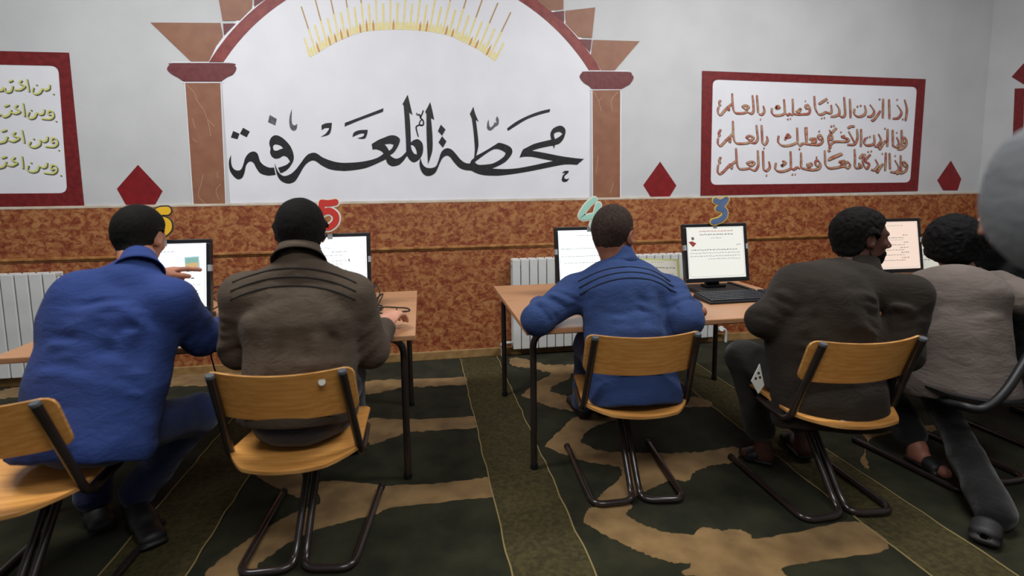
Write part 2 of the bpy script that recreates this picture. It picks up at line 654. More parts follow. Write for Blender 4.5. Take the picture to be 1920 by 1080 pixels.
# sun rays: bars fanned over a low arc
base_px = [(583, 107), (600, 97), (618, 86), (640, 75), (665, 65), (690, 58.5), (730, 56), (760, 56), (800, 59), (830, 64), (850, 70), (875, 82), (900, 95), (927, 114)]
curve = catmull(base_px, 16)
ln = [0.0]
for a, b in zip(curve, curve[1:]):
    ln.append(ln[-1] + math.hypot(b[0] - a[0], b[1] - a[1]))
NR = 61
rng = random.Random(8)
yl, oc, br = MB(), MB(), MB()
for i in range(NR):
    s = ln[-1] * i / (NR - 1)
    j = max(k for k in range(len(ln)) if ln[k] <= s)
    j = min(j, len(curve) - 2)
    t = (s - ln[j]) / max(1e-6, ln[j + 1] - ln[j])
    x = curve[j][0] + (curve[j + 1][0] - curve[j][0]) * t
    y = curve[j][1] + (curve[j + 1][1] - curve[j][1]) * t
    u = i / (NR - 1)
    ang = math.radians(-19.5 + 47 * u)
    d = (math.sin(ang), -math.cos(ang))
    if i % 4 == 0:                                    # short yellow bar
        h, w = (38 if i in (0, NR - 1) else 50), 3.4
        stroke(yl, [(x, y), (x + d[0] * h, y + d[1] * h)], w, wall3(3), .0006)
    elif i % 4 == 2:                                  # long bar, bronze tip
        h, w = 92 + 10 * math.sin(u * 3.14), 3.0
        m0 = .5 + .15 * rng.random()
        stroke(yl, [(x, y), (x + d[0] * h * m0, y + d[1] * h * m0)], w, wall3(3), .0006)
        stroke(br, [(x + d[0] * h * m0, y + d[1] * h * m0), (x + d[0] * h, y + d[1] * h)], w * .8, wall3(3), .0006)
    else:                                             # small ochre flame
        h = 16 + 8 * rng.random()
        p = [(x, y), (x + d[0] * h * .5, y + d[1] * h * .5), (x + d[0] * h, y + d[1] * h)]
        L, R = ribbon(p, 3.4)
        q = [L[0], L[1], p[2], R[1], R[0]]
        (oc if rng.random() < .55 else yl).slab([tuple(k) for k in q], [], wall3(3), .0006)
    stroke(yl, [(x - 2.4, y), (x - 2.4 + d[0] * 14, y + d[1] * 14)], 1.5, wall3(2), .0006)
yl.obj('sun_rays', M['gold'], arch)
br.obj('ray_tip', M['bronze'], arch)
oc.obj('ray_flame', M['ochre'], arch)

# the large black title, read off four overlapping enlargements brought to one frame
T = (420, 160, 5.4)


def sh(s, dx):
    return ' '.join('%s,%s%s' % (x + dx, y, '*' if c else '') for x, y, c in parse(s))


A1 = '72,705* 52,770 58,850 90,910 140,950 185,935 210,880 225,810 260,771 300,785 330,840 370,890 440,912 480,911 524,905* 508,832* 455,832 400,805 365,765 345,700 320,675 290,671 250,690 215,740 195,810 170,855 130,861 95,840 75,790'
A2 = '548,834* 600,818 640,800 670,772* 640,728 600,715 565,735 520,742 485,720 468,680 472,640 460,590 470,545 500,512 540,507 590,530 640,575 675,620 700,680 707,740 690,790 650,845 600,880 570,888*'
A2h = '600,638* 575,612 530,598 505,605 497,630 510,658 540,660 570,648'
A3 = ('515,790* 522,840 540,910 570,958 620,988 670,992 720,970 760,910 800,840 840,790 890,762 930,768 990,810 1060,845 1130,860 1180,864 '
      + sh('150,866 260,855 360,835 450,800 560,748* 575,790 610,815 650,818 700,800 740,760 772,714* 800,755 835,778 870,770 905,740 930,690 936,630 925,580 890,548 860,548 830,562 812,580* 806,400* 795,275* 828,302* 810,220 780,95* 755,140 728,190* 740,210* 750,350 762,560* 765,672* 735,705 700,732 660,742 620,725 602,705* 640,680 680,620 702,560 690,530 650,508 600,508 540,530 480,555 415,595* 425,652* 460,648 510,665 535,692* 480,730 400,757 300,775 200,783', 1080)
      + ' 1180,783 1090,765 1000,730 950,695 910,682 860,695 820,730 780,785 730,850 680,895 620,918 580,905 545,865')
A3h1 = sh('547,598* 600,592 638,602* 620,640 592,662* 570,625', 1080)
A3h2 = sh('810,606* 830,606 855,630 870,670 872,700* 845,690 822,655', 1080)
A4 = sh('1008,170* 985,215 957,268* 970,295* 970,450 975,600 985,800* 1010,730 1030,650 1030,500 1015,332* 1048,350* 1030,260', 1080)
A5 = (sh('45,735* 35,800 55,870 95,912 145,915 190,890 215,850 240,790 270,735 310,712 345,728 390,785 440,835 500,858 560,864 600,885 680,908 780,914 860,912 1000,895 1150,870', 1944)
      + ' ' + sh('760,840 920,808 1000,800 1090,805* 1160,745* 1080,738 980,725 880,708 750,682 632,662* 700,640 780,622 846,610* 855,644* 866,604* 910,590 950,545 972,480 965,435 930,410 890,415 845,440 820,490 828,550* 740,570 650,595 580,630 540,655 507,732* 560,722 640,725 740,745 850,765* 760,785 620,815 480,840 350,848 228,843* 300,812 370,770 420,710 435,670 420,630 370,600 300,582 265,600 150,670 68,713* 85,650 92,590 82,480 65,350* 95,370* 60,290 40,218* 5,290* 25,340* 40,450 50,560 55,650 48,735* 20,760 6,792*', 2484)
      + ' ' + sh('500,785 450,750 400,690 360,650 320,637 280,650 250,690 225,770 200,820 150,838 100,830 65,795', 1944))
A5h1 = sh('55,777* 150,705 230,655 280,645 330,660 367,685* 350,720 290,765 220,795 120,805 80,800', 2484)
A5h2 = sh('866,545* 855,505 870,480 915,472 942,492* 910,520', 2484)
F1 = sh('382,435* 480,365 600,305 720,262 818,240* 812,270* 700,300 580,345 480,405 390,462*', 2484)
F2 = sh('145,380* 300,322 535,232* 530,268* 300,352 142,418*', 1080)
D1 = ['95,462* 158,490* 138,545* 72,528*', '195,430* 262,468* 230,525* 163,490*',
      sh('1115,398* 1163,448* 1128,510* 1085,465*', 1080), sh('1128,514* 1172,568* 1135,632* 1092,578*', 1080)]
K1 = sh('938,892* 960,868 1005,865* 1000,885 965,917 962,940 985,950 1012,938* 990,970 955,978 935,960 945,915 968,888 948,890', 2484)
U1 = sh('222,525* 235,480 290,455 375,450* 370,490 350,535 310,542 270,535* 310,525 335,510 342,488* 300,490 250,510', 1080)
U2 = '988,405* 1030,385 1092,380* 1085,450 1060,500 980,522* 1030,490 1060,450 1065,430* 1020,435 990,455*'
G1 = ['465,300* 535,340* 520,405* 447,372*',
      '688,240* 668,310 663,380 675,435 705,460 735,440 742,390* 725,402 710,405 690,385 685,330',
      sh('195,345* 180,390 182,440 210,458 240,440 262,418 290,400 298,350 280,312* 268,345 275,378 252,375* 245,400 215,425 200,400', 2484)]
blk = [[zoomed(A1, *T)], [zoomed(A2, *T), zoomed(A2h, *T)], [zoomed(A3, *T), zoomed(A3h1, *T), zoomed(A3h2, *T)],
       [zoomed(A4, *T)], [zoomed(A5, *T), zoomed(A5h1, *T), zoomed(A5h2, *T)]]
blk += [[zoomed(s, *T)] for s in [F1, F2, K1, U1, U2] + D1]
shape('lettering', blk, M['black'], arch, 4)
shape('faded_lettering', [[zoomed(s, *T)] for s in G1], M['greyink'], arch, 4)
mb = MB()
for s in ('868,280 880,302 900,296 912,330 938,362 935,402 900,400 905,365 925,345', '938,252 928,285 905,335', '936,404 890,405 866,422 872,465 888,522'):
    stroke(mb, catmull(zoomed(sh(s, 1080), *T), 6), 2.6, wall3(4), .0006, taper=.3)
mb.obj('lettering', M['black'], arch)


# ---- framed inscriptions
def inscription(name, label, outer, inner, lines, top_mat, edge_mat, w_edge, w_top, off):
    p = [at(x, y, WALL) for x, y in outer]
    r = empty(name, ((p[0].x + p[2].x) / 2, WALL, p[2].z), label=label, cat='wall inscription', group='framed wall inscriptions')
    o3 = [(q.x, q.z) for q in p]
    q = [at(x, y, WALL) for x, y in inner]
    i3 = [Vector((k.x, 0, k.z)) for k in q]
    rr = []
    for k in range(4):
        a, b, c = i3[k - 1], i3[k], i3[(k + 1) % 4]
        u, v = b + (a - b).normalized() * .05, b + (c - b).normalized() * .05
        for j in range(7):
            t = j / 6
            rr.append(u * (1 - t) ** 2 + b * 2 * t * (1 - t) + v * t * t)
    i2 = [(k.x, k.z) for k in rr]
    MB().slab(o3, [i2], xz(3), .002).obj('frame', M['red'], r)
    MB().slab(i2, [], xz(1), .0006).obj('panel_field', M['field'], r)
    e, t = MB(), MB()
    for k, c in enumerate(lines):
        c2 = catmull(c, 6) if len(c) > 2 else [c[0][:2], ((c[0][0] + c[1][0]) / 2, (c[0][1] + c[1][1]) / 2), c[1][:2]]
        stroke(e, [(x + off[0], y + off[1]) for x, y in c2], w_edge, wall3(3), .0006 + k * .00002, taper=.2, nib=.9)
        stroke(t, c2, w_top, wall3(6), .0006 + k * .00002, taper=.2, nib=.9)
    lt = t.obj('lettering', M[top_mat], r)
    e.obj('lettering_edge', M[edge_mat], lt)
    return r


ZA = (1330, 160, 6.0)
LA = '''122,165 108,195 116,218 104,228|100,240 92,290 105,328 130,328 165,288 190,264 215,278 214,244 190,246|215,238 255,205|252,90 258,200 270,280 300,312 380,312 432,292
480,110 490,200 492,290 465,318 430,300|362,246 400,226 440,240 410,270 378,252|530,110 538,210 545,310|602,230 615,290 585,330 553,318|566,380 578,384
700,255 700,310 740,340 820,330 850,302|758,225 745,258 785,250 772,232 740,264|835,155 842,230 848,300 875,335 900,320 925,332 940,310|932,150 936,230 940,310 980,326 1040,325 1110,318 1128,270 1112,226 1082,228 1080,258 1122,262|990,288 1025,262 1000,300 965,286|1070,175 1082,178|872,378 886,382|902,376 914,378
125,495 102,540 112,556 100,578|95,590 92,650 120,680 165,640 200,606 226,640 230,578 200,600|230,575 262,540|260,400 263,480 265,560 285,635 330,655 420,650 462,632|525,445 533,520 540,600 510,645 455,640|408,592 440,568 495,585 460,617 412,590|583,445 588,550 592,650|640,570 650,620 620,665 592,650|604,705 618,708
775,565 772,640 830,680 920,670 985,642|850,592 905,576 878,552 845,616|982,475 986,560 990,640 1015,675 1050,652 1085,662|1090,470 1090,560 1092,645 1130,665 1200,662|1145,602 1195,600 1160,630 1140,606|1000,716 1018,716
125,805 106,848 116,862 104,880|95,890 90,970 115,995 160,965 220,905 244,935 250,888 215,892|250,885 298,850|295,705 300,790 305,870 330,935 400,940 452,930|540,730 544,820 545,900 510,955 450,935|412,878 460,860 505,870 465,905 418,880|598,735 602,850 606,950|665,855 675,920 640,960 606,948|632,1012 646,1014
745,870 738,940 790,970 870,955 918,930|815,850 856,868 806,908 830,882|908,740 912,830 915,920 945,945 985,922 1020,940|1025,755 1028,840 1030,920 1080,940 1200,950|1088,892 1150,880 1110,918 1090,890|922,1000 938,1004|956,998 968,1002'''
LB = '''95,120 100,190 108,260 140,320 185,325 225,302 255,312 290,298 285,220|335,205 372,260 375,320 330,346 278,350|430,130 438,230 440,330 405,355 372,330|495,150 500,260 503,368|145,212 192,182 240,150|240,188 256,196|172,366 186,372|202,364 216,366
548,262 545,320 590,352 650,335 675,290 660,225|572,235 590,240|608,226 626,232|720,215 768,290 740,345 688,350|838,285 800,345 755,395 733,385|870,150 868,260 865,370|820,152 838,160
935,155 938,260 940,380|1025,218 1075,300 1040,365 975,372|1020,158 1032,165|1110,160 1132,240 1135,300 1120,400|1082,378 1098,384
0,660 80,666 150,666 190,625 172,562 138,575 150,606 192,602|38,606 90,600 115,632 60,642|142,514 158,520|-5,470 0,560 8,655
265,500 300,590 255,610 268,560 345,480|278,458 296,462|308,452 324,458|250,610 268,680 300,645 340,632 450,632 482,606 402,580 440,566|388,522 402,530|255,705 285,692|248,742 275,728|480,515 515,580 545,640|575,490 580,590 545,662 465,666|470,482 510,462 550,462|620,490 622,590 618,690
670,590 655,650 700,675 768,650 765,555|682,584 698,588|712,576 728,580|815,545 845,620 800,682 768,680|898,620 860,668 830,715 812,692|920,490 918,590 915,690|882,482 898,488
975,500 978,600 980,690|1020,580 1046,650 1020,692 985,682|1016,528 1028,534|1075,500 1078,600 1076,690 1030,722|1130,632 1095,640 1090,602 1118,592 1132,640 1110,690 1058,725
0,945 80,952 150,932 162,882 130,842 106,868 120,905 158,896|12,892 70,885 30,918|112,808 128,812|212,730 216,810 222,890 262,930 340,926 425,910 470,930 496,890 466,860 440,900|368,862 440,850 390,892|248,842 330,806 412,770|258,826 330,794 400,765
548,715 552,820 556,922 612,920 626,906 600,880 606,930|665,770 640,860 680,936 712,880 662,850 726,776|694,744 708,748|728,738 742,742|600,820 622,800 645,770|780,830 810,900 770,950 732,945|868,880 830,930 802,976 782,955|898,755 896,860 890,960|852,764 866,770
940,760 943,850 946,942|1000,840 1046,930 1010,976 948,970|998,788 1010,794|1065,785 1067,870 1066,962 1014,996|1140,900 1102,906 1092,874 1116,866 1138,900 1120,960 1058,992'''


def lines_of(txt, dx, z):
    out = []
    for row in txt.replace('\n', '|').split('|'):
        pts = [(x + dx, y, c) for x, y, c in parse(row)]
        out.append([(z[0] + x / z[2], z[1] + y / z[2], c) for x, y, c in pts])
    return out


inscription('inscription_panel', 'red framed white panel with three lines of red-brown Arabic script', ((1316, 133), (1735, 148.5), (1720, 358), (1313, 367)),
            ((1336, 149), (1719, 163), (1706, 342), (1332, 346.5)), lines_of(LA, 0, ZA) + lines_of(LB, 1080, ZA), 'ltr', 'ltr_edge', 5.6, 3.4, (.35, .35))

ZC = (0, 120, 4.907)
LC = '''490,272 500,278|460,188 455,226 420,240 396,228 370,264 330,276 304,256 312,214|334,188 346,194|250,136 262,200 270,256|206,148 184,176 212,192 232,206 190,236 138,236|122,198 104,250 58,256 46,215|32,212 28,240 -10,246|85,164 122,148
514,522 524,528|470,466 446,460 456,432 488,440 496,480 462,506 388,502|412,414 402,456 370,464 345,450 320,490 280,500 258,480 272,438|284,420 296,426|214,358 224,420 230,482|166,374 144,400 162,416 188,436 150,456 106,446|106,418 90,466 40,486 12,462 -12,480|45,390 90,374
538,788 548,794|502,714 480,720 486,682 520,690 532,730 500,760 422,758|442,664 436,700 405,714 376,700 370,740 320,766 272,750 286,710|308,684 320,690|204,604 218,670 228,726|146,624 124,654 150,668 182,680 130,712 80,700|72,664 52,710 -10,728|20,620 66,604
558,1020 568,1026|502,964 474,970 480,930 516,936 526,976 490,1006 408,1000|436,904 430,940 400,954 366,940 346,980 300,992 258,975 266,930|284,904 296,910|204,844 212,900 216,962|142,854 118,884 142,896 162,910 115,936 66,925|62,894 42,940 -10,957|20,864 66,850'''
inscription('inscription_panel', 'red framed white panel with four lines of yellow-green Arabic script', ((-420, 86), (130, 99), (158.5, 386), (-420, 391)),
            ((-400, 113), (110, 123.5), (127, 362), (-400, 366)), lines_of(LC, 0, ZC), 'lime', 'ltr_grey', 4.2, 3.7, (1.5, 1.6))

# ---- painted diamonds
for pts, lab in (
        ('259,309* 305,358* 290,385.5* 237,385.5* 219.5,354*', 'large crimson diamond painted beside the brown column under the yellow-green inscription'),
        ('1237.5,303* 1268,348* 1255,369.5* 1220,369.5* 1206,347*', 'crimson diamond painted between the arch column and the red framed inscription'),
        ('1782.5,301* 1802,335.5* 1795,357* 1768,357* 1757,338*', 'narrow crimson diamond painted between the framed inscription and the room corner')):
    c = [q[:2] for q in parse(pts)]
    o = MB().slab(c, [], wall3(2), .0006).obj('painted_diamond', M['redd'], label=lab, cat='painted diamond', group='painted diamonds')


def side3(x, y, d):
    p = on_x(x, y, SIDE)
    p.x = SIDE - .002 - d
    return p


MB().slab([(1897, 144), (1926, 112), (1956, 142), (1926, 162)], [], side3, .0006).obj('painted_diamond', M['red'], label='dark red diamond painted on the side wall past the corner', cat='painted diamond', group='painted diamonds')
MB().slab([(1903, 166), (2080, 160), (2080, 300), (1899, 262)], [[(1921, 178), (1919, 250), (2050, 275), (2050, 176)]], side3, .0006).obj('inscription_panel', M['red'], label='dark red framed panel on the side wall past the room corner', cat='wall inscription', group='framed wall inscriptions')

# ------------------------------------------------------------------ carpets
rugfield, ruglayer = M['carpet'], M['tan']


def floor3(h):
    def f(x, y, d):
        p = on_z(x, y)
        p.z = h + d
        return p
    return f


def tidy(outline, amp=4.0):
    """the motif edges are a little ragged, as cut pile is"""
    r = random.Random(len(outline))
    o = catmull(outline, 9, True)
    return [(x + r.uniform(-amp, amp) * .5, y + r.uniform(-amp, amp) * .35) for x, y in o]


def rug(name, label, quad, motifs, zk, base=None, group=None):
    mb = MB()
    P = [on_z(*q) if len(q) == 2 else Vector(q) for q in quad]
    mb.slab([(p.x, p.y) for p in P], [], lambda x, y, d: Vector((x, y, d)), .010)
    for k, s in enumerate(motifs):
        pts = [(zk[0] + x / zk[2], zk[1] + y / zk[2], c) for x, y, c in parse(s)]
        mb.slab(tidy(pts), [], floor3(.0108 + .0002 * k), 0.0, 1)
    return mb.obj(name, [base or rugfield, ruglayer], label=label, cat='carpet', group=group)


def onseam(a, b, Y):
    t = (Y - a.y) / (b.y - a.y)
    return a + (b - a) * t


sA = (on_z(864, 678), on_z(958, 1080))
sB = (on_z(933, 673), on_z(1115.5, 1080))
sC = (on_z(479, 880), on_z(355, 1080))
sD = (on_z(1264, 709), on_z(1380, 800))
sE = (on_z(1304, 687), on_z(1371, 729))
Y0, Y1 = -0.4, WALL - .06
pa0, pa1 = onseam(*sA, Y0), onseam(*sA, Y1)
pb0, pb1 = onseam(*sB, Y0), onseam(*sB, Y1)
pc0, pc1 = onseam(*sC, Y0), onseam(*sC, Y1)
pd0, pd1 = onseam(*sD, Y0), onseam(*sD, Y1)
pe0 = Vector((pd0.x + .28, Y0, 0))
pe1 = Vector((pd1.x + .28, Y1, 0))
T3 = lambda p: (p.x, p.y, p.z)
one = (0, 0, 1)
rug('carpet', 'dark green carpet with tan bands under the desk of signs 5 and 6', [T3(pc0), T3(pa0), T3(pa1), T3(pc1)], [
    '668,722 720,715 875,710* 877,724* 800,728 750,731 700,742 668,738',
    '690,790 760,790 890,784* 894,806* 800,812 760,816 705,836 690,830',
    '481,884 520,880 562,887 568,938 540,928 488,902',
    '598,908 700,912 735,915 830,910 916,899* 926,936* 830,946 735,957 710,967 670,978 600,997 540,1025 487,1062 470,1085 386,1085 440,1035 500,995 560,962 600,948',
    '300,712 340,702 430,700 500,706 500,722 400,726 330,728 300,726'], one, group='patterned carpets')
rug('carpet', 'dark green carpet with tan leaf scrolls under the mint sign 4 desk and its chair', [T3(pb0), T3(pd0), T3(pd1), T3(pb1)], [
    '225,165 300,175 380,195 500,195 560,205 560,225 400,230 330,215 225,198',
    '262,325* 340,262 440,215 470,250 400,285 385,308* 500,345 515,388 420,382 340,356',
    '362,540* 430,470 520,408 735,415 620,440 540,480 512,522* 600,560 740,568 935,570 1040,562 1170,545 1170,605 1080,622 1000,648 965,690 905,682 850,705 760,745 735,765 700,780 575,778* 610,735 680,675 675,632 560,610 450,580',
    '525,865* 545,815 570,800 730,790 708,830 760,865 850,900 950,915 1110,920 1140,895 1230,920 1300,1080 1420,1110 960,1090 1000,1045 900,1035 800,1005 700,960 600,910',
    '950,330 1050,345 1060,372 940,372'], (860, 600, 2.25), group='patterned carpets')
rug('carpet', 'dark green carpet with tan bands under the two men nearest the room corner', [T3(pe0), (4.8, Y0, 0), (4.8, Y1, 0), T3(pe1)], [
    '545,430 700,452 860,458 980,455 960,480 860,480 760,490 705,510 680,555 695,640 660,600 690,520 640,478 550,462',
    '-30,900 80,900 130,908 210,935 400,905 640,862 775,975 500,1025 330,1060 330,1100 -30,1100'], (1320, 600, 2.25), group='patterned carpets')
pf0, pf1 = Vector((pc0.x - .30, Y0, 0)), Vector((pc1.x - .30, Y1, 0))
rug('carpet', 'dark green carpet along the room side of the blue shirt man and his chair', [(XL, Y0, 0), T3(pf0), T3(pf1), (XL, Y1, 0)], [
    '0,735 40,728 60,728 60,742 0,750'], one, base=M['carpet'], group='patterned carpets')
for (a0, a1, b0, b1, lab, both) in ((pa0, pa1, pb0, pb1, 'plain olive carpet strip with pale seams between the two desks', True),
                                    (pf0, pf1, Vector((pc0.x - .006, Y0, 0)), Vector((pc1.x - .006, Y1, 0)), 'plain olive carpet strip between the chairs of the blue shirt and brown jacket men', True),
                                    (pd0, pd1, pe0, pe1, 'plain olive carpet strip under the chair of the dark brown jacket man', True)):
    mb = MB()
    mb.slab([(a0.x, a0.y), (b0.x, b0.y), (b1.x, b1.y), (a1.x, a1.y)], [], lambda x, y, d: Vector((x, y, d)), .0095)
    st = mb.obj('carpet_strip', M['olive'], label=lab, cat='carpet', group='plain carpet strips')
    for p, q in ((a0, a1), (b0, b1)):
        r = random.Random(int(p.x * 1000))
        pts = []
        for i in range(60):
            t = i / 59
            c = p + (q - p) * t
            pts.append((c.x + r.uniform(-.004, .004), c.y, .0115))
        MB().tube(spline3(pts, 3), .0032, 5).obj('seam_thread', M['seam'], st, smooth=0)
# ------------------------------------------------------------------ radiators
def radiator(x0, x1, z0, z1, label, pitch, yb):
    root = empty('radiator', ((x0 + x1) / 2, yb, 0), label=label, cat='radiator', group='white wall radiators')
    n = int(round((x1 - x0) / pitch))
    pitch = (x1 - x0) / n
    sec = None
    for i in range(n):
        cx = x0 + pitch * (i + .5)
        if sec is None:
            m = MB()
            w = pitch * .46
            m.box(-w, w, -.045, -.030, z0, z1)
            m.box(-w * .35, w * .35, -.030, .030, z0 + .01, z1 - .01)
            m.box(-w, w, .030, .042, z0, z1)
            m.box(-w * .9, w * .9, -.04, .04, z1 - .03, z1 - .004)
            o = m.obj('section', M['white_rad'], None, bevel=.006)
            o.parent = root
            sec = o
        else:
            o = sec.copy()
            COL.objects.link(o)
        o.location = (cx - root.location.x, 0, 0)
    for z in (z0 + .045, z1 - .045):
        MB().tube([(x0, yb, z), (x1, yb, z)], .016, 10).obj('header_pipe', M['white_rad'], root, smooth=.6)
    for x in (x0 + .1, x1 - .1):
        MB().box(x - .015, x + .015, yb + .03, WALL - .012, z1 - .12, z1 - .09).obj('wall_bracket', M['white_rad'], root)
    return root


YR = WALL - .075
rz = at(960, 487, YR - .045)
rb = at(962, 656, YR - .045)
xr = at(1336, 620, YR).x
R1 = radiator(rz.x, xr, max(.06, rb.z), rz.z, 'white ribbed radiator on the wall behind the mint sign 4 desk', .066, YR)
v = MB()
v.tube(rounded([(rz.x - .075, YR, .0), (rz.x - .075, YR, rb.z + .045), (rz.x, YR, rb.z + .045)], .03), .011, 10)
v.tube([(rz.x - .075, YR, rb.z + .03), (rz.x - .075, YR - .05, rb.z + .05)], .02, 10)
v.obj('valve_pipe', M['white_rad'], R1, smooth=.6)
v = MB()
v.tube(rounded([(xr, YR, rb.z + .05), (xr + .12, YR, rb.z + .05), (xr + .12, YR, 0)], .03), .011, 10)
v.tube([(xr + .05, YR, rb.z + .05), (xr + .05, YR - .05, rb.z + .07)], .022, 10)
v.obj('valve_pipe', M['white_rad'], R1, smooth=.6)
lz = at(50, 514, YR - .045)
lb = at(50, 708, YR - .045)
lx = at(113, 600, YR - .045).x
radiator(-3.6, lx, max(.06, lb.z), lz.z, 'white ribbed radiator on the wall beside the man in the blue shirt', .082, YR)


# ------------------------------------------------------------------ desks
def desk(x0, x1, y0, y1, label):
    r = empty('desk', ((x0 + x1) / 2, (y0 + y1) / 2, 0), label=label, cat='desk', group='beech topped computer desks')
    MB().box(x0, x1, y0, y1, DESK - .024, DESK).obj('tabletop', M['wood'], r, bevel=.004)
    zr = DESK - .045
    for y in (y0 + .125, y1 - .035):
        for s, x in ((1, x0 + .055), (-1, x1 - .055)):
            p = rounded([(x, y, .012), (x, y, zr), (x + s * .16, y, zr)], .075, 8)
            lg = MB().tube(p, .0155, 12).obj('leg', M['tube'], r, smooth=.7)
            MB().tube([(x, y, .0105), (x, y, .035)], .018, 12).obj('rubber_foot', M['base_pl'], lg, smooth=.7)
        MB().tube([(x0 + .215, y, zr), (x1 - .215, y, zr)], .0155, 12).obj('rail', M['tube'], r, smooth=.7)
    for x in (x0 + .25, x1 - .25):
        MB().box(x - .015, x + .015, y0 + .125, y1 - .035, DESK - .049, DESK - .025).obj('crossbar', M['tube'], r)
    return r


desk(.420, 1.945, 2.165, 3.21, 'beech topped desk carrying the mint sign 4 screen and the keyboard')
desk(-1.585, -.042, 2.19, 3.17, 'beech topped desk with black cable loops carrying the red sign 5 screen')
desk(2.42, 3.92, 2.34, 3.28, 'beech topped desk behind the man in the grey-brown jacket')


# ------------------------------------------------------------------ school chairs
def seat_mesh():
    m = MB()
    ys = [-.235, -.225, -.20, -.16, -.12, -.10, -.05, 0, .06, .12, .18, .23, .265, .285, .295]

    def hw(y):
        if y < -.10:
            return .125 + (.218 - .125) * min(1, max(0, (y + .235) / .125)) ** .8
        if y < .23:
            return .218 - .03 * (y + .1) / .33
        return .188 - .07 * ((y - .23) / .065) ** 2.2

    def hz(x, y):
        z = .402 + .012 * (x / .2) ** 2
        if y > .16:
            z -= 1.0 * (y - .16) ** 2
        if y < -.10:
            z += .5 * (y + .10) ** 2
        return z
    top, bot = [], []
    for y in ys:
        w = hw(y)
        top.append([(w * (2 * j / 14 - 1), y + (.02 * (1 - (2 * j / 14 - 1) ** 2) * (-1 if y < -.2 else 0)), hz(w * (2 * j / 14 - 1), y)) for j in range(15)])
        bot.append([(p[0], p[1], p[2] - .011) for p in top[-1]])
    m.grid(top)
    m.grid(bot)
    n = len(ys)
    ring_t = [r[0] for r in top] + list(top[-1][1:-1]) + [r[-1] for r in top[::-1]] + list(top[0][1:-1])[::-1]
    ring_b = [(p[0], p[1], p[2] - .011) for p in ring_t]
    m.grid([ring_t + ring_t[:1], ring_b + ring_b[:1]], 1)
    return m


def up_y(z):
    return -.098 - .135 * (z - .38) / .34


def back_mesh():
    m = MB()
    zs = [.560, .563, .570, .582, .60, .64, .68, .705, .720, .729, .733]

    def hw(z):
        c = .030
        d = min(z - .560, .733 - z)
        return .228 - (c - math.sqrt(max(0, c * c - (c - min(d, c)) ** 2)))
    F, B = [], []
    for z in zs:
        w = hw(z)
        rf, rb = [], []
        for j in range(21):
            x = w * (2 * j / 20 - 1)
            zz = z - .012 * (1 - (x / .228) ** 2) * (1 if z > .64 else .7)
            y = up_y(zz) + .013 - .040 * (1 - (x / .20) ** 2)
            rf.append((x, y + .010, zz))
            rb.append((x, y, zz))
        F.append(rf)
        B.append(rb)
    m.grid(F)
    m.grid(B)
    rt = lambda G: [r[0] for r in G] + G[-1][1:-1] + [r[-1] for r in G[::-1]] + G[0][1:-1][::-1]
    a, b = rt(F), rt(B)
    m.grid([a + a[:1], b + b[:1]], 1)
    return m


def weld(me):
    bm = bmesh.new()
    bm.from_mesh(me)
    bmesh.ops.remove_doubles(bm, verts=bm.verts, dist=1e-5)
    bmesh.ops.recalc_face_normals(bm, faces=bm.faces)
    bm.to_mesh(me)
    bm.free()
    return me


def school_chair(dark=False):
    r = empty('school_chair')
    pl, ed = (M['base_pl'], M['base_pl']) if dark else (M['ply'], M['plyedge'])
    link('seat', weld(seat_mesh().mesh()), [pl, ed], r, True, .7)
    link('backrest', weld(back_mesh().mesh()), [pl, ed], r, True, .7)
    for s in (-1, 1):
        p = [(s * .200, up_y(.722) - .004, .722), (s * .207, up_y(.55), .55), (s * .215, up_y(.41), .41)]
        p = p[:2] + rounded([p[1], (s * .217, up_y(.375), .374), (s * .19, .14, .372)], .06, 8)[1:]
        u = MB().tube(p, .0140, 12).obj('upright', M['tube'], r, True, .8)
        MB().tube([(s * .200, up_y(.722) - .004, .720), (s * .1995, up_y(.728) - .004, .728)], [.0148, .0125], 12).obj('end_cap', M['cap'], u, True, .8)
        q = rounded([(s * .017, .150, .362), (s * .017, -.120, .030), (s * .025, -.168, .0155), (s * .190, -.180, .0155), (s * .205, .315, .0155)], .055, 8)
        b = MB().tube(q, .0135, 12).obj('base_tube', M['tube'], r, True, .8)
        MB().tube([(s * .2045, .300, .0155), (s * .2052, .320, .0155)], .0152, 12).obj('end_cap', M['base_pl'], b, True, .8)
    MB().tube([(-.192, .145, .372), (.192, .145, .372)], .013, 12).obj('seat_rail', M['tube'], r, True, .8)
    return r


def place(o, x, y, rz, label, group='beech plywood school chairs'):
    o.location, o.rotation_euler = (x, y, .0095), (0, 0, rz)
    return prop(o, label, 'chair', group)


proto = school_chair()
CH = {}
for i, (k, x, y, rz, lab) in enumerate((
        ('5', -.44, 1.945, -.09, 'beech plywood school chair with a pale round sticker under the brown jacket man'),
        ('4', .85, 2.105, -.085, 'beech plywood school chair standing square under the man at the mint sign 4'),
        ('3', 1.60, 1.87, -.03, 'beech plywood school chair under the man in the dark brown jacket looking sideways'),
        ('6', -1.245, 1.83, -.02, 'beech plywood school chair cut by the picture edge under the blue shirt man'))):
    o = proto if i == 0 else copy_tree(proto)
    CH[k] = place(o, x, y, rz, lab)
st = MB()
st.tube([(0, 0, 0), (0, -.0012, 0)], .011, 20)
s5 = st.obj('sticker', M['paper'], None, smooth=.6)
s5.parent = CH['5']
s5.location = (.135, up_y(.69) + .013 - .040 * (1 - (.135 / .2) ** 2) - .0045, .690)
s5.rotation_euler = (-.38, 0, .25)
darkc = school_chair(True)
CH['2'] = place(darkc, 2.34, 1.94, .1, 'black chair under the man in the grey-brown jacket', None)
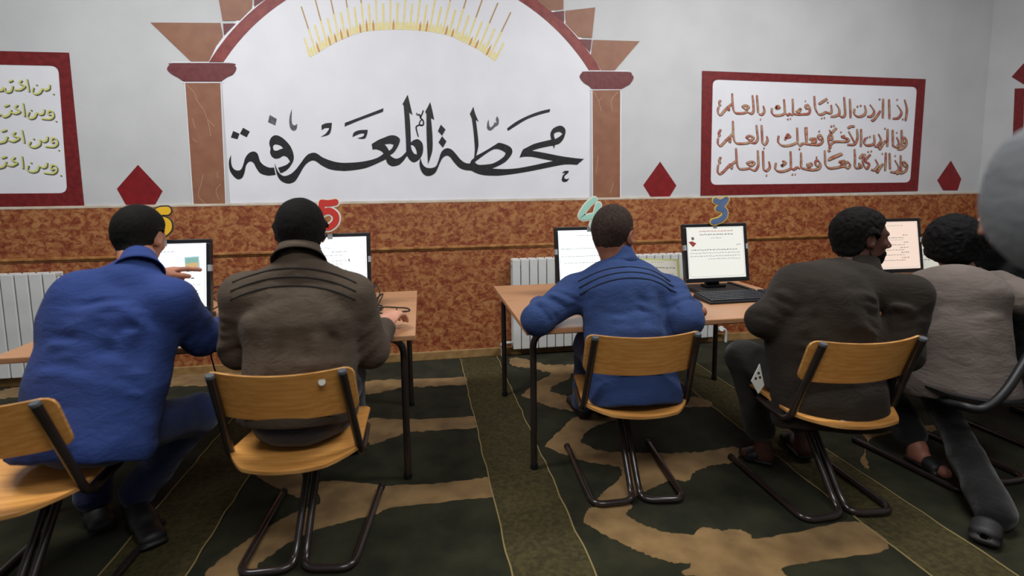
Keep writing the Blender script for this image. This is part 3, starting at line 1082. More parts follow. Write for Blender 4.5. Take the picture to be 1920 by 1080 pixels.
for o in [k for k in bpy.data.objects if k.parent == darkc and k.name.split('.')[0] in ('backrest', 'upright')]:
    for c in [k for k in bpy.data.objects if k.parent == o]:
        bpy.data.objects.remove(c)
    bpy.data.objects.remove(o)
# its back is one slim curved black rail on two posts
_inv = (Matrix.Translation(darkc.location) @ darkc.rotation_euler.to_matrix().to_4x4()).inverted()
rail = spline3([_inv @ at(x, y, Y) for x, y, Y in ((1752, 742, 1.92), (1776, 754, 1.82), (1806, 762, 1.74), (1844, 766, 1.70), (1884, 735, 1.69), (1925, 672, 1.74), (1950, 625, 1.86))], 8)
MB().tube(rail, .017, 12).obj('backrest', M['base_pl'], darkc, True, smooth=.8)
for a, b in (((-.19, -.10, .37), rail[10]), ((.20, -.10, .37), rail[38])):
    MB().tube([a, b], .012, 12).obj('upright', M['tube'], darkc, True, smooth=.8)

# ------------------------------------------------------------------ screens
PW, PH, TILT = .390, .335, math.radians(9.5)
scr = {}


def panel_matrix():
    return Matrix.Translation((0, 0, .052)) @ Matrix.Rotation(-TILT, 4, 'X')


def monitor(key, x, y, rz, label, glow_col, strength, content):
    r = empty('monitor', (x, y, DESK), rz, label=label, cat='computer monitor', group='black monitors with number signs' if key != '2' else None)
    X = panel_matrix()
    m = MB()
    b = .019
    w = PW / 2
    m.box(-w, w, 0, .022, 0, .024, 0, X)
    m.box(-w, w, 0, .022, PH - b, PH, 0, X)
    m.box(-w, -w + b, 0, .022, .024, PH - b, 0, X)
    m.box(w - b, w, 0, .022, .024, PH - b, 0, X)
    m.box(-w + .002, w - .002, .016, .040, .003, PH - .003, 0, X)
    m.box(-.11, .11, .040, .065, .06, .26, 0, X)
    m.obj('housing', M['plastic'], r, True, bevel=.003)
    s = MB().box(-w + b, w - b, .004, .012, .024, PH - b, 0, X).obj('screen', glow('lit screen ' + key, glow_col, strength), r, True)
    m = MB()
    m.box(-.165, .165, -.105, .145, 0, .016)
    m.box(-.165, -.140, -.105, .145, .016, .022)
    m.box(.140, .165, -.105, .145, .016, .022)
    m.box(-.06, .06, .02, .09, .016, .030)
    m.obj('base', M['base_pl'], r, True, bevel=.004)
    MB().box(-.04, .04, .058, .085, .028, .20).obj('stand', M['base_pl'], r, True, bevel=.004)
    for sx in (-1, 1):
        MB().box(sx * w - .012 if sx > 0 else -w - .0015, sx * w + .0015 if sx > 0 else -w + .012, -.0012, .024, .185, .215, 0, X).obj('tape', M['tape'], r, True)
    content(s, X)
    scr[key] = (r, X)
    return r


def scr3(X):
    """screen coordinates u (0..1 left-right), v (0..1 top-down) -> point"""
    def f(u, v, d=0.0):
        return X @ Vector((-PW / 2 + .014 + (PW - .028) * u, .0036 - d, PH - .014 - (PH - .038) * v))
    return f


def text_lines(rows, seed):
    r = random.Random(seed)

    def f(s, X):
        g = scr3(X)
        groups = {}
        for (v, u0, u1, h, mt) in rows:
            mb = groups.setdefault(mt, MB())
            u = u1
            while u > u0:
                L = r.uniform(.02, .055)
                pts = []
                n = 6
                for k in range(n + 1):
                    pts.append((max(u0, u - L * k / n), v + r.uniform(-.4, .4) * h))
                stroke(mb, catmull(pts, 3), h * .42, lambda a, b, d: g(a, b, d), .0004)
                if r.random() < .6:
                    q = u - L * r.random()
                    stroke(mb, [(q, v - h * .9), (q, v - h * .1)], .004, lambda a, b, d: g(a, b, d), .0004)
                u -= L + .012
        for mt, mb in groups.items():
            mb.obj('screen_text', mt, s, True)
    return f


ink_s = glow('screen text dark', (120, 122, 122), .8)
ink_l = glow('screen text pale', (168, 172, 172), .95)
ink_r = glow('screen text red', (190, 110, 100), .9)


def quad(s, X, name, pts, mt):
    g = scr3(X)
    return MB().slab(pts, [], lambda a, b, d: g(a, b, d), .0005).obj(name, mt, s, True)


def frame_line(s, X):
    g = scr3(X)
    mb = MB()
    p = rounded([(.03, .5, 0), (.03, .03, 0), (.97, .03, 0), (.97, .97, 0), (.03, .97, 0), (.03, .5, 0)], .07)
    stroke(mb, [(a.x, a.y) for a in p], .005, lambda a, b, d: g(a, b, d), .0003)
    mb.obj('screen_border', ink_l, s, True)


def c3(s, X):
    text_lines([(.10, .22, .80, .022, ink_r), (.165, .24, .80, .024, ink_s), (.235, .42, .60, .02, ink_l), (.37, .84, .92, .022, ink_s),
                (.46, .08, .86, .022, ink_s), (.52, .06, .90, .022, ink_l), (.58, .06, .90, .022, ink_l), (.635, .36, .90, .022, ink_l)], 3)(s, X)
    frame_line(s, X)
    quad(s, X, 'screen_picture', [(.04, .30), (.10, .285), (.17, .33), (.11, .40)], glow('clip art red', (150, 60, 54), .9))
    quad(s, X, 'screen_picture', [(.09, .21), (.13, .205), (.14, .25), (.11, .27), (.09, .25)], glow('clip art grey', (120, 100, 100), .8))


def c6(s, X):
    text_lines([(.14, .38, .62, .02, ink_l), (.40, .34, .60, .02, ink_l), (.66, .70, .92, .014, ink_s)], 6)(s, X)
    frame_line(s, X)
    quad(s, X, 'screen_picture', [(.73, .23), (.90, .22), (.91, .40), (.74, .42)], glow('picture frame tone', (160, 205, 210), .95))
    quad(s, X, 'screen_picture', [(.745, .25), (.89, .24), (.89, .31), (.745, .33)], glow('picture blue', (140, 190, 180), .9)).location.y -= .0004
    quad(s, X, 'screen_picture', [(.745, .33), (.89, .31), (.89, .385), (.75, .40)], glow('picture orange', (222, 186, 130), .9)).location.y -= .0004
    quad(s, X, 'screen_picture', [(.75, .44), (.85, .43), (.86, .445), (.76, .46)], glow('picture shade', (120, 140, 150), .8))
    quad(s, X, 'screen_picture', [(.81, .545), (.84, .545), (.845, .57), (.80, .57)], glow('picture dot', (130, 140, 140), .8))
    quad(s, X, 'screen_picture', [(.74, .75), (.88, .745), (.86, .79), (.74, .80)], glow('laptop keys', (70, 82, 84), .7))
    quad(s, X, 'screen_picture', [(.70, .835), (.74, .80), (.90, .785), (.87, .85)], glow('laptop deck', (150, 176, 186), .9))


def c5(s, X):
    text_lines([(.20, .30, .50, .018, ink_l), (.27, .52, .72, .02, ink_l), (.33, .36, .66, .018, ink_l), (.42, .52, .72, .02, ink_l), (.475, .40, .66, .018, ink_l), (.52, .34, .60, .018, ink_l), (.58, .52, .72, .018, ink_l)], 5)(s, X)
    frame_line(s, X)
    quad(s, X, 'screen_picture', [(.735, .40), (.755, .385), (.755, .455), (.74, .43)], ink_s)


def c4(s, X):
    text_lines([(.12, .30, .64, .02, ink_l), (.36, .05, .62, .02, ink_l), (.50, .05, .70, .02, ink_l), (.62, .10, .70, .02, ink_l)], 4)(s, X)
    frame_line(s, X)


def c2(s, X):
    text_lines([(.10, .40, .70, .02, ink_l), (.30, .68, .78, .022, ink_s), (.355, .20, .70, .018, ink_s), (.40, .20, .70, .018, ink_l), (.45, .70, .78, .022, ink_s), (.50, .20, .72, .018, ink_s), (.56, .62, .78, .022, ink_s),
                (.61, .20, .70, .018, ink_s), (.66, .64, .78, .022, ink_s), (.71, .22, .70, .018, ink_s), (.77, .64, .78, .022, ink_s), (.82, .30, .70, .018, ink_s)], 2)(s, X)
    frame_line(s, X)


monitor('3', 1.655, 2.765, -.01, 'black monitor under the blue sign 3 showing a page of text and a red picture', (244, 243, 234), .95, c3)
monitor('4', .905, 2.77, .0, 'black monitor under the mint sign 4 half hidden by a blue jacket', (248, 252, 255), 1.25, c4)
monitor('5', -.460, 2.735, .0, 'black monitor under the red sign 5 behind the brown jacket man', (250, 252, 255), 1.3, c5)
monitor('6', -1.165, 2.60, .0, 'black monitor under the yellow sign 6 showing pictures of computers', (246, 250, 255), 1.3, c6)
monitor('2', 2.86, 2.80, -.02, 'black monitor with a pinkish page and no number sign', (250, 224, 206), .95, c2)


# ------------------------------------------------------------------ number signs taped over the screens
def number_sign(key, strokes, w_in, w_out, mat_in, mat_out, label):
    r, X = scr[key]
    top = r.matrix_basis @ X @ Vector((0, -.004, PH))
    Y = top.y - .001
    root = None

    def f(depth):
        def g(x, y, d):
            p = at(x, y, Y)
            p.y = Y - depth - d
            return p
        return g

    def blob(mb, pts, w, g, th):
        c = catmull(pts, 8)
        k = 10
        for i, (x, y) in enumerate(c):
            pass
        L, R = ribbon(c, w)
        a0 = math.atan2(L[0][1] - c[0][1], L[0][0] - c[0][0])
        cap0 = [(c[0][0] + w / 2 * math.cos(a0 + math.pi * j / k), c[0][1] + w / 2 * math.sin(a0 + math.pi * j / k)) for j in range(1, k)]
        a1 = math.atan2(R[-1][1] - c[-1][1], R[-1][0] - c[-1][0])
        cap1 = [(c[-1][0] + w / 2 * math.cos(a1 + math.pi * j / k), c[-1][1] + w / 2 * math.sin(a1 + math.pi * j / k)) for j in range(1, k)]
        cap0k, n = 0, len(L)
        vs = [g(p[0], p[1], th) for p in L] + [g(p[0], p[1], th) for p in R] + [g(p[0], p[1], 0) for p in L] + [g(p[0], p[1], 0) for p in R]
        fs = []
        for i in range(n - 1):
            fs += [(i, i + 1, n + i + 1, n + i), (2 * n + i, 3 * n + i, 3 * n + i + 1, 2 * n + i + 1), (i, 2 * n + i, 2 * n + i + 1, i + 1), (n + i, n + i + 1, 3 * n + i + 1, 3 * n + i)]
        mb.add(vs, fs)
        for cap, e0, e1 in ((cap0, L[0], R[0]), (cap1, R[-1], L[-1])):
            pl = [tuple(e0)] + cap + [tuple(e1)]
            mb.slab(pl, [], lambda x, y, d: g(x, y, d - (.0001 if d else -.0001)), th)
    m = MB()
    for k, s in enumerate(strokes):
        blob(m, s, w_out, f(-.0002 * k), .004)
    root = m.obj('number_sign', mat_out, label=label, cat='number sign', group='bubble number signs above the screens')
    m = MB()
    for k, s in enumerate(strokes):
        blob(m, s, w_in, f(.0046 - .0002 * k), .0008)
    m.obj('number_face', mat_in, root)
    MB().slab([(-.012, -.03), (.012, -.03), (.012, .0), (-.012, .0)], [], lambda a, b, d: Vector((top.x + a, Y + .0015, top.z + b)), 0).obj('tape', M['tape'], root)
    return root


number_sign('3', [[(1341, 376), (1350, 379), (1361, 374)], [(1359, 377), (1352, 386), (1346, 391)], [(1346, 391), (1357, 394), (1358, 404), (1350, 412), (1337, 416)]], 10, 14, M['digitblue'], M['digitgold'],
            'slate blue number 3 card with a golden edge above a screen')
number_sign('4', [[(1114, 374), (1101, 385), (1090, 402), (1093, 408), (1112, 405), (1126, 402)], [(1122, 384), (1117, 402), (1110, 422)]], 9, 13.5, M['mint'], M['digitwhite'],
            'mint green number 4 card with a white edge above a screen')
number_sign('5', [[(629, 379), (616, 381), (604, 380)], [(604, 380), (603, 390), (603, 400)], [(603, 400), (617, 395), (629, 403), (629, 416), (617, 426), (602, 424)]], 12, 18, M['digitred'], M['digitwhite'],
            'red number 5 card with a white edge above a screen')
number_sign('6', [[(314, 395), (301, 396), (291, 404), (285, 420)], [(285, 420), (291, 432), (305, 436), (315, 428), (314, 418), (304, 414), (292, 420)]], 15, 20, M['digityellow'], M['digitdark'],
            'yellow number 6 card with a dark edge above a screen')


# ------------------------------------------------------------------ keyboards
def keyboard(x, y, rz, label):
    r = empty('keyboard', (x, y, DESK), rz, label=label, cat='keyboard', group='black keyboards')
    m = MB()
    m.add([(-.23, -.09, 0), (.23, -.09, 0), (.23, .09, 0), (-.23, .09, 0), (-.23, -.09, .012), (.23, -.09, .012), (.225, .085, .026), (-.225, .085, .026)],
          [(0, 3, 2, 1), (4, 5, 6, 7), (0, 1, 5, 4), (1, 2, 6, 5), (2, 3, 7, 6), (3, 0, 4, 7)])
    b = m.obj('body', M['plastic'], r, True, bevel=.004)
    k = MB()
    for row in range(6):
        v = -.072 + row * .0265
        z = .0125 + (v + .09) / .18 * .014
        u = -.215
        rr = random.Random(row)
        while u < .215:
            w = .0165
            if row == 0 and -.12 < u < .0:
                w = .10
            if not (.062 < u < .072 or .128 < u < .138):
                k.box(u, min(u + w, .217), v, v + .019, z, z + .006)
            u += w + .0028
    k.obj('keys', M['keycap'], r, True)
    return r


keyboard(1.650, 2.535, .02, 'black keyboard on bare desktop in front of the blue sign 3 screen')
keyboard(.945, 2.49, .0, 'black keyboard mostly hidden in front of the blue jacket man')

# ------------------------------------------------------------------ papers
def sheet(name, corners, thick, mats, label, cat, lines=(), border=None):
    """an upright sheet given by world corners bottom-left, bottom-right, top-right, top-left"""
    P = [Vector(c) for c in corners]
    nrm = (P[1] - P[0]).cross(P[3] - P[0]).normalized()
    if nrm.y > 0:
        nrm = -nrm
    g = lambda u, v, d: P[0] + (P[1] - P[0]) * u + (P[3] - P[0]) * v + nrm * d
    o = MB().slab([(0, 0), (1, 0), (1, 1), (0, 1)], [], g, thick).obj(name, mats[0], label=label, cat=cat)
    if border:
        MB().slab([(0, 0), (1, 0), (1, 1), (0, 1)], [[(border, border), (1 - border, border), (1 - border, 1 - border), (border, 1 - border)]], lambda u, v, d: g(u, v, d + thick), .0003).obj('printed_border', mats[1], o)
    if lines:
        mb = MB()
        rr = random.Random(len(lines))
        for v, u0, u1, h in lines:
            u = u1
            while u > u0:
                L = rr.uniform(.03, .08)
                stroke(mb, catmull([(u - L * k / 5, v + rr.uniform(-.5, .5) * h) for k in range(6)], 3), h * .5, lambda a, b, d: g(a, b, thick + d), .0003)
                u -= L + .02
        mb.obj('printed_text', M['ink'], o)
    return o


q = on_z(1289, 546, DESK)
sheet('certificate', [(q.x - .245, q.y + .16, DESK + .001), (q.x - .01, q.y + .06, DESK + .001), (q.x - .005, q.y + .10, DESK + .172), (q.x - .24, q.y + .20, DESK + .172)], .003, (M['paper'], M['pgreen']),
      'white certificate with a pale green border standing between two monitors', 'paper sheet',
      [(.88, .42, .64, .015), (.70, .30, .90, .03), (.50, .70, .86, .02), (.35, .5, .9, .015)], .06)
q = on_z(421, 571, DESK)
sheet('paper_sheet', [(q.x, q.y, DESK + .001), (q.x + .21, q.y - .01, DESK + .001), (q.x + .21, q.y + .03, DESK + .125), (q.x + .002, q.y + .04, DESK + .125)], .004, (M['paper'], M['pyellow']),
      'white card with a pale yellow margin standing beside the brown jacket shoulder', 'paper sheet', border=.07)
q = on_z(1716, 521, DESK)
sheet('paper_sheet', [(q.x + .05, q.y + .04, DESK + .001), (q.x + .30, q.y + .0, DESK + .001), (q.x + .29, q.y + .10, DESK + .20), (q.x + .04, q.y + .14, DESK + .20)], .003, (M['paper'], M['pgreen']),
      'pale green handwritten sheet leaning behind the pinkish screen', 'paper sheet', [(.8, .1, .9, .03), (.65, .1, .9, .03), (.5, .1, .9, .03)], .05)


# ------------------------------------------------------------------ cables
def cable(pts, r, label, closed=False, z=DESK):
    P = []
    for i, p in enumerate(pts):
        c = on_z(p[0], p[1], z)
        P.append((c.x, c.y, z + r + (p[2] if len(p) > 2 else .001)))
    return MB().tube(spline3(P, 8, closed), r, 8, closed).obj('cable', M['cable'], smooth=0, label=label, cat='cable')


cable([(697, 560, .01), (703, 548, .05), (708, 553, .06), (700, 562, .05), (703, 572, .03), (713, 566, .04), (706, 556, .06), (698, 568, .03), (706, 578, .01), (716, 570, .03), (718, 562, .03), (710, 566, .02), (707, 576, .01), (716, 576, .004), (714, 584, .003), (704, 582, .0)],
      .0035, 'coiled black cable bundle at the rear of the cable desk')
cable([(700, 581), (720, 577), (745, 578), (762, 579), (768, 582), (764, 585), (745, 586), (722, 588), (712, 588), (711, 582), (718, 578.5)], .0032, 'long black cable loop lying flat on the desk beside a hand')
cable([(760, 584), (754, 591), (745, 595), (742, 589), (744, 580)], .0028, 'short thin black cable branching off the long loop')
cable([(394, 556, .012), (404, 548, .03), (418, 546, .02), (430, 548, .01), (420, 552, .012), (404, 553, .014), (398, 560, .004), (410, 566, .003), (425, 564, .002)], .003, 'tangled black cable behind the yellow sign 6 monitor')
cable([(424, 570), (408, 576), (394, 586), (388, 594), (392, 600), (404, 602), (420, 601)], .0028, 'curved black cable on the desk beside the blue sleeve')
P = [at(381, 676, 3.0), at(386, 690, 3.1)]
cb = MB().tube(spline3([(P[0].x, 3.05, .62), (P[0].x + .01, 3.10, .35), (P[0].x + .03, 3.2, .10), (P[0].x + .06, 3.25, .016), (P[0].x + .16, 3.22, .0155), (P[0].x + .30, 3.45, .0155)], 8), .004, 8)
cb.obj('cable', M['cable'], smooth=0, label='black cable dropping behind the desk to the carpet between two men', cat='cable')


# ------------------------------------------------------------------ bodies: blended distance fields turned into one surface
_lat = np.random.RandomState(7).rand(32, 32, 32).astype(np.float32)


def vnoise(P, f):
    """smooth value noise, f cycles per metre (scalar or per axis), range -1..1"""
    q = P * np.array(f, dtype=np.float32)
    i = np.floor(q).astype(np.int32)
    t = (q - i).astype(np.float32)
    t = t * t * (3 - 2 * t)
    i &= 31
    j = (i + 1) & 31
    out = 0
    for dx in (0, 1):
        for dy in (0, 1):
            for dz in (0, 1):
                w = (t[..., 0] if dx else 1 - t[..., 0]) * (t[..., 1] if dy else 1 - t[..., 1]) * (t[..., 2] if dz else 1 - t[..., 2])
                out = out + w * _lat[j[..., 0] if dx else i[..., 0], j[..., 1] if dy else i[..., 1], j[..., 2] if dz else i[..., 2]]
    return out * 2 - 1


def A(v):
    return np.array(v, dtype=np.float32)


def nrm(v):
    v = np.array(v, float)
    return v / (np.linalg.norm(v) + 1e-9)


class Field:
    def __init__(self, lo, hi, h):
        self.o, self.h = A(lo), h
        self.n = [int(math.ceil((b - a) / h)) + 1 for a, b in zip(lo, hi)]
        self.D = np.full(self.n, 0.5, np.float32)

    def like(self):
        f = Field.__new__(Field)
        f.o, f.h, f.n = self.o, self.h, list(self.n)
        f.D = np.full(f.n, 0.5, np.float32)
        return f

    def pts(self, lo=None, hi=None):
        n = np.array(self.n)
        if lo is None:
            i0, i1 = np.zeros(3, int), n
        else:
            i0 = np.clip(np.floor((A(lo) - self.o) / self.h).astype(int), 0, n)
            i1 = np.clip(np.ceil((A(hi) - self.o) / self.h).astype(int) + 1, 0, n)
        if np.any(i1 <= i0):
            return None, None
        ax = [self.o[k] + self.h * np.arange(i0[k], i1[k], dtype=np.float32) for k in range(3)]
        P = np.stack(np.meshgrid(*ax, indexing='ij'), -1)
        return P, tuple(slice(a, b) for a, b in zip(i0, i1))

    def put(self, fn, lo, hi, k=0.02, sub=False):
        mg = k + 3 * self.h + .02
        P, s = self.pts(A(lo) - mg, A(hi) + mg)
        if P is None:
            return
        d = fn(P)
        a = self.D[s]
        if sub:
            d = -d
            hh = np.clip(0.5 - 0.5 * (a - d) / k, 0, 1)
            self.D[s] = a + (d - a) * hh + k * hh * (1 - hh)
        else:
            hh = np.clip(0.5 + 0.5 * (a - d) / k, 0, 1)
            self.D[s] = a + (d - a) * hh - k * hh * (1 - hh)

    # primitives -------------------------------------------------
    def ball(self, c, r, k=.02, M3=None, sub=False):
        """ellipsoid, r = radii; M3 = 3x3 rotation with the axes in its columns"""
        c, r = A(c), A(r if hasattr(r, '__len__') else (r, r, r))
        R = None if M3 is None else np.array(M3, np.float32)

        def f(P):
            q = P - c
            if R is not None:
                q = q @ R
            u = np.linalg.norm(q / r, axis=-1)
            v = np.linalg.norm(q / (r * r), axis=-1) + 1e-6
            return u * (u - 1) / v
        m = float(max(r))
        self.put(f, c - m, c + m, k, sub)

    def cone(self, a, b, ra, rb, k=.02, sub=False):
        a, b = A(a), A(b)
        ab = b - a
        L2 = float(ab @ ab) + 1e-9

        def f(P):
            t = np.clip(((P - a) @ ab) / L2, 0, 1)
            return np.linalg.norm(P - a - t[..., None] * ab, axis=-1) - (ra + (rb - ra) * t)
        m = max(ra, rb)
        self.put(f, np.minimum(a, b) - m, np.maximum(a, b) + m, k, sub)

    def slabcone(self, a, b, side, wa, wb, da, db, k=.04):
        """cone with an oval section: half width w along side, half depth d across it"""
        a, b = A(a), A(b)
        ab = b - a
        L = float(np.linalg.norm(ab)) + 1e-9
        ax = ab / L
        u = np.array(side, np.float32)
        u = u - ax * float(u @ ax)
        u /= np.linalg.norm(u)
        v = np.cross(ax, u)

        def f(P):
            q = P - a
            s = q @ ax
            t = np.clip(s / L, 0, 1)
            w = wa + (wb - wa) * t
            d = da + (db - da) * t
            e = (s - t * L) / np.minimum(w, d)
            g = np.sqrt(((q @ u) / w) ** 2 + ((q @ v) / d) ** 2 + e * e) + 1e-6
            return (g - 1) * np.minimum(w, d)
        m = max(wa, wb, da, db)
        self.put(f, np.minimum(a, b) - m, np.maximum(a, b) + m, k)

    def displace(self, fn, band=.05):
        idx = np.nonzero(np.abs(self.D) < band)
        P = self.o + self.h * np.stack(idx, -1).astype(np.float32)
        self.D[idx] += fn(P).astype(np.float32)

    def mesh(self, smooth=0):
        """surface nets"""
        D = self.D
        D[0], D[-1] = np.maximum(D[0], .01), np.maximum(D[-1], .01)
        D[:, 0], D[:, -1] = np.maximum(D[:, 0], .01), np.maximum(D[:, -1], .01)
        D[:, :, 0], D[:, :, -1] = np.maximum(D[:, :, 0], .01), np.maximum(D[:, :, -1], .01)
        sg = D < 0
        nx, ny, nz = D.shape
        c = np.zeros((nx - 1, ny - 1, nz - 1), np.int8)
        for dx in (0, 1):
            for dy in (0, 1):
                for dz in (0, 1):
                    c += sg[dx:nx - 1 + dx, dy:ny - 1 + dy, dz:nz - 1 + dz]
        cells = np.argwhere((c > 0) & (c < 8))
        vid = np.full(c.shape, -1, np.int32)
        vid[tuple(cells.T)] = np.arange(len(cells))
        acc = np.zeros((len(cells), 3))
        cnt = np.zeros(len(cells))
        cor = [np.array((i, j, k)) for i in (0, 1) for j in (0, 1) for k in (0, 1)]
        for p in cor:
            for q in cor:
                if (q - p).sum() == 1 and np.all(q >= p):
                    d0, d1 = D[tuple((cells + p).T)], D[tuple((cells + q).T)]
                    m = (d0 < 0) != (d1 < 0)
                    t = d0[m] / (d0[m] - d1[m])
                    acc[m] += p + (q - p) * t[:, None]
                    cnt[m] += 1
        V = self.o + self.h * (cells + acc / cnt[:, None])
        F = []
        for ax in range(3):
            e = [0, 0, 0]
            e[ax] = 1
            s0 = sg[:nx - e[0], :ny - e[1], :nz - e[2]]
            s1 = sg[e[0]:, e[1]:, e[2]:]
            ed = np.argwhere(s0 != s1)
            u, v = (ax + 1) % 3, (ax + 2) % 3
            ok = (ed[:, u] > 0) & (ed[:, v] > 0) & (ed[:, u] < D.shape[u] - 1) & (ed[:, v] < D.shape[v] - 1)
            ed = ed[ok]
            du, dv = np.zeros(3, int), np.zeros(3, int)
            du[u], dv[v] = 1, 1
            q = np.stack([vid[tuple((ed - du - dv).T)], vid[tuple((ed - dv).T)], vid[tuple(ed.T)], vid[tuple((ed - du).T)]], -1)
            ins = s0[tuple(ed.T)]
            q[~ins] = q[~ins][:, ::-1]
            F.append(q)
        F = np.concatenate(F) if F else np.zeros((0, 4), int)
        F = F[(F >= 0).all(1)]
        for _ in range(smooth):
            s = np.zeros_like(V)
            n = np.zeros(len(V))
            for a in range(4):
                b = (a + 1) % 4
                np.add.at(s, F[:, a], V[F[:, b]])
                np.add.at(n, F[:, a], 1)
            n[n == 0] = 1
            V = V * .5 + (s / n[:, None]) * .5
        return V, F


def to_mesh(parts, name):
    """[(V, F), ...] -> one mesh"""
    me = bpy.data.meshes.new(name)
    o = 0
    VV, FF = [], []
    for V, F in parts:
        VV.append(V)
        FF.append(F + o)
        o += len(V)
    V = np.concatenate(VV).astype(np.float32)
    F = np.concatenate(FF).astype(np.int32)
    me.vertices.add(len(V))
    me.vertices.foreach_set('co', V.ravel())
    me.loops.add(F.size)
    me.loops.foreach_set('vertex_index', F.ravel())
    me.polygons.add(len(F))
    me.polygons.foreach_set('loop_start', np.arange(0, F.size, 4, dtype=np.int32))
    me.polygons.foreach_set('loop_total', np.full(len(F), 4, np.int32))
    me.polygons.foreach_set('use_smooth', np.ones(len(F), bool))
    me.update(calc_edges=True)
    me.validate()
    return me


def rot(yaw=0, pitch=0, roll=0):
    """columns = right, forward, up of a thing that faces +Y, turned left by yaw, nodding down by pitch, tilting right by roll (degrees)"""
    m = Matrix.Rotation(math.radians(yaw), 3, 'Z') @ Matrix.Rotation(math.radians(-pitch), 3, 'X') @ Matrix.Rotation(math.radians(roll), 3, 'Y')
    return np.array([list(r) for r in m], np.float32)


def head_field(c, R, s, neck, h=.004, face=True):
    """head with brow, nose, lips, chin and ears, on a neck"""
    c = A(c)
    F = Field(c - .19 * s, c + .19 * s, h)
    W = lambda x, y, z: c + R @ A((x * s, y * s, z * s))
    B = lambda p, r, k=.02, sub=False: F.ball(W(*p), A(r) * s, k, R, sub)
    C = lambda p, q, a, b, k=.01, sub=False: F.cone(W(*p), W(*q), a * s, b * s, k, sub)
    B((0, -.014, .034), (.074, .094, .080), .02)
    B((0, -.045, .000), (.064, .062, .070), .03)
    B((0, .034, -.012), (.062, .058, .084), .03)
    B((0, .036, -.072), (.050, .050, .040), .03)
    B((0, .070, -.098), (.022, .018, .018), .025)
    if face:
        C((-.034, .082, .016), (.034, .082, .016), .011, .011, .015)
        B((.031, .096, -.004), (.017, .014, .011), .012, True)
        B((-.031, .096, -.004), (.017, .014, .011), .012, True)
        B((.031, .076, -.005), (.013, .013, .012), .004)
        B((-.031, .076, -.005), (.013, .013, .012), .004)
        C((0, .090, .002), (0, .114, -.034), .008, .012, .010)
        B((.011, .102, -.040), (.009, .010, .007), .006)
        B((-.011, .102, -.040), (.009, .010, .007), .006)
        C((-.020, .090, -.060), (.020, .090, -.060), .0055, .0055, .006)
        C((-.017, .089, -.070), (.017, .089, -.070), .006, .006, .006)
        B((.040, .066, -.030), (.020, .018, .016), .02)
        B((-.040, .066, -.030), (.020, .018, .016), .02)
    for e in (-1, 1):
        Re = R @ rot(-e * 24, 0, 0)
        F.ball(W(e * .080, -.006, -.008), A((.010, .021, .032)) * s, .008, Re)
        F.ball(W(e * .088, .000, -.004), A((.006, .012, .020)) * s, .006, Re, True)
        F.ball(W(e * .076, .006, -.034), A((.008, .010, .012)) * s, .006, Re)
    F.cone(W(0, -.030, -.045), neck, .054 * s, .062 * s, .03)
    return F, W


def hair_fields(F, W, R, s, c, style, seed):
    """hair grown off the head's own surface, cut along a hairline"""
    H = F.like()
    P, _ = H.pts()
    q = ((P - A(c)) @ R) / s
    x, y, z = q[..., 0], q[..., 1], q[..., 2]
    t = style.get('t', .008) * s
    amp, fr = style.get('rough', (.002, 90))
    nape = style.get('nape', -.085)
    # hairline: high forehead, temples, sideburns before the ear, behind the ear down to the nape
    xs = [-.13, -.075, -.045, -.018, .006, .022, .040, .070, .095, .14]
    fr0 = style.get('front', .050)
    ls = [nape, nape, nape + .012, -.040, -.030, -.018, .022, fr0, fr0 + .012, fr0 + .02]
    line = np.interp(y, xs, ls)
    if style.get('recede'):
        line = line + style['recede'] * np.clip((y - .02) / .05, 0, 1) * np.clip(np.abs(x) / .05, 0, 1)
    line = line + .004 * vnoise(P + 5, 60) + .003 * vnoise(P + 9, 140)
    above = z - line
    up = np.clip(above / style.get('fade', .05), 0, 1)
    base = F.D - (t * up - .0012 * s * (1 - up))
    grow = np.clip((z + .01) / .09, 0, 1) * style.get('crown', .0) * s
    base = base - grow
    base = base + amp * up * (vnoise(P + seed, fr) + .6 * vnoise(P + seed, fr * 2.1))
    cut = -above * .8 * s
    ear = .030 * s - np.sqrt(((np.abs(x) - .090) * s) ** 2 + ((y + .002) * s * 1.1) ** 2 + ((z + .012) * s * .85) ** 2)
    H.D = np.maximum(np.maximum(base, cut), ear).astype(np.float32)
    return H


def beard_field(F, R, s, c, t=.005, low=-.125):
    H = F.like()
    P, _ = H.pts()
    q = ((P - A(c)) @ R) / s
    x, y, z = q[..., 0], q[..., 1], q[..., 2]
    edge = np.interp(y, [.0, .015, .035, .07, .12], [-.040, -.066, -.078, -.060, -.050])
    top = z - edge - .003 * vnoise(P, 90)
    up = np.clip(-top / .02, 0, 1)
    base = F.D - t * s * up + .0006 * s * (1 - up) + .0008 * vnoise(P, 160)
    back = (.004 - y)
    mouth = .018 - np.sqrt((x * .8) ** 2 + ((y - .092) * .6) ** 2 + (z + .066) ** 2)
    H.D = np.maximum.reduce([base, top * s, back * s, (low - z) * s, mouth * s]).astype(np.float32)
    return H


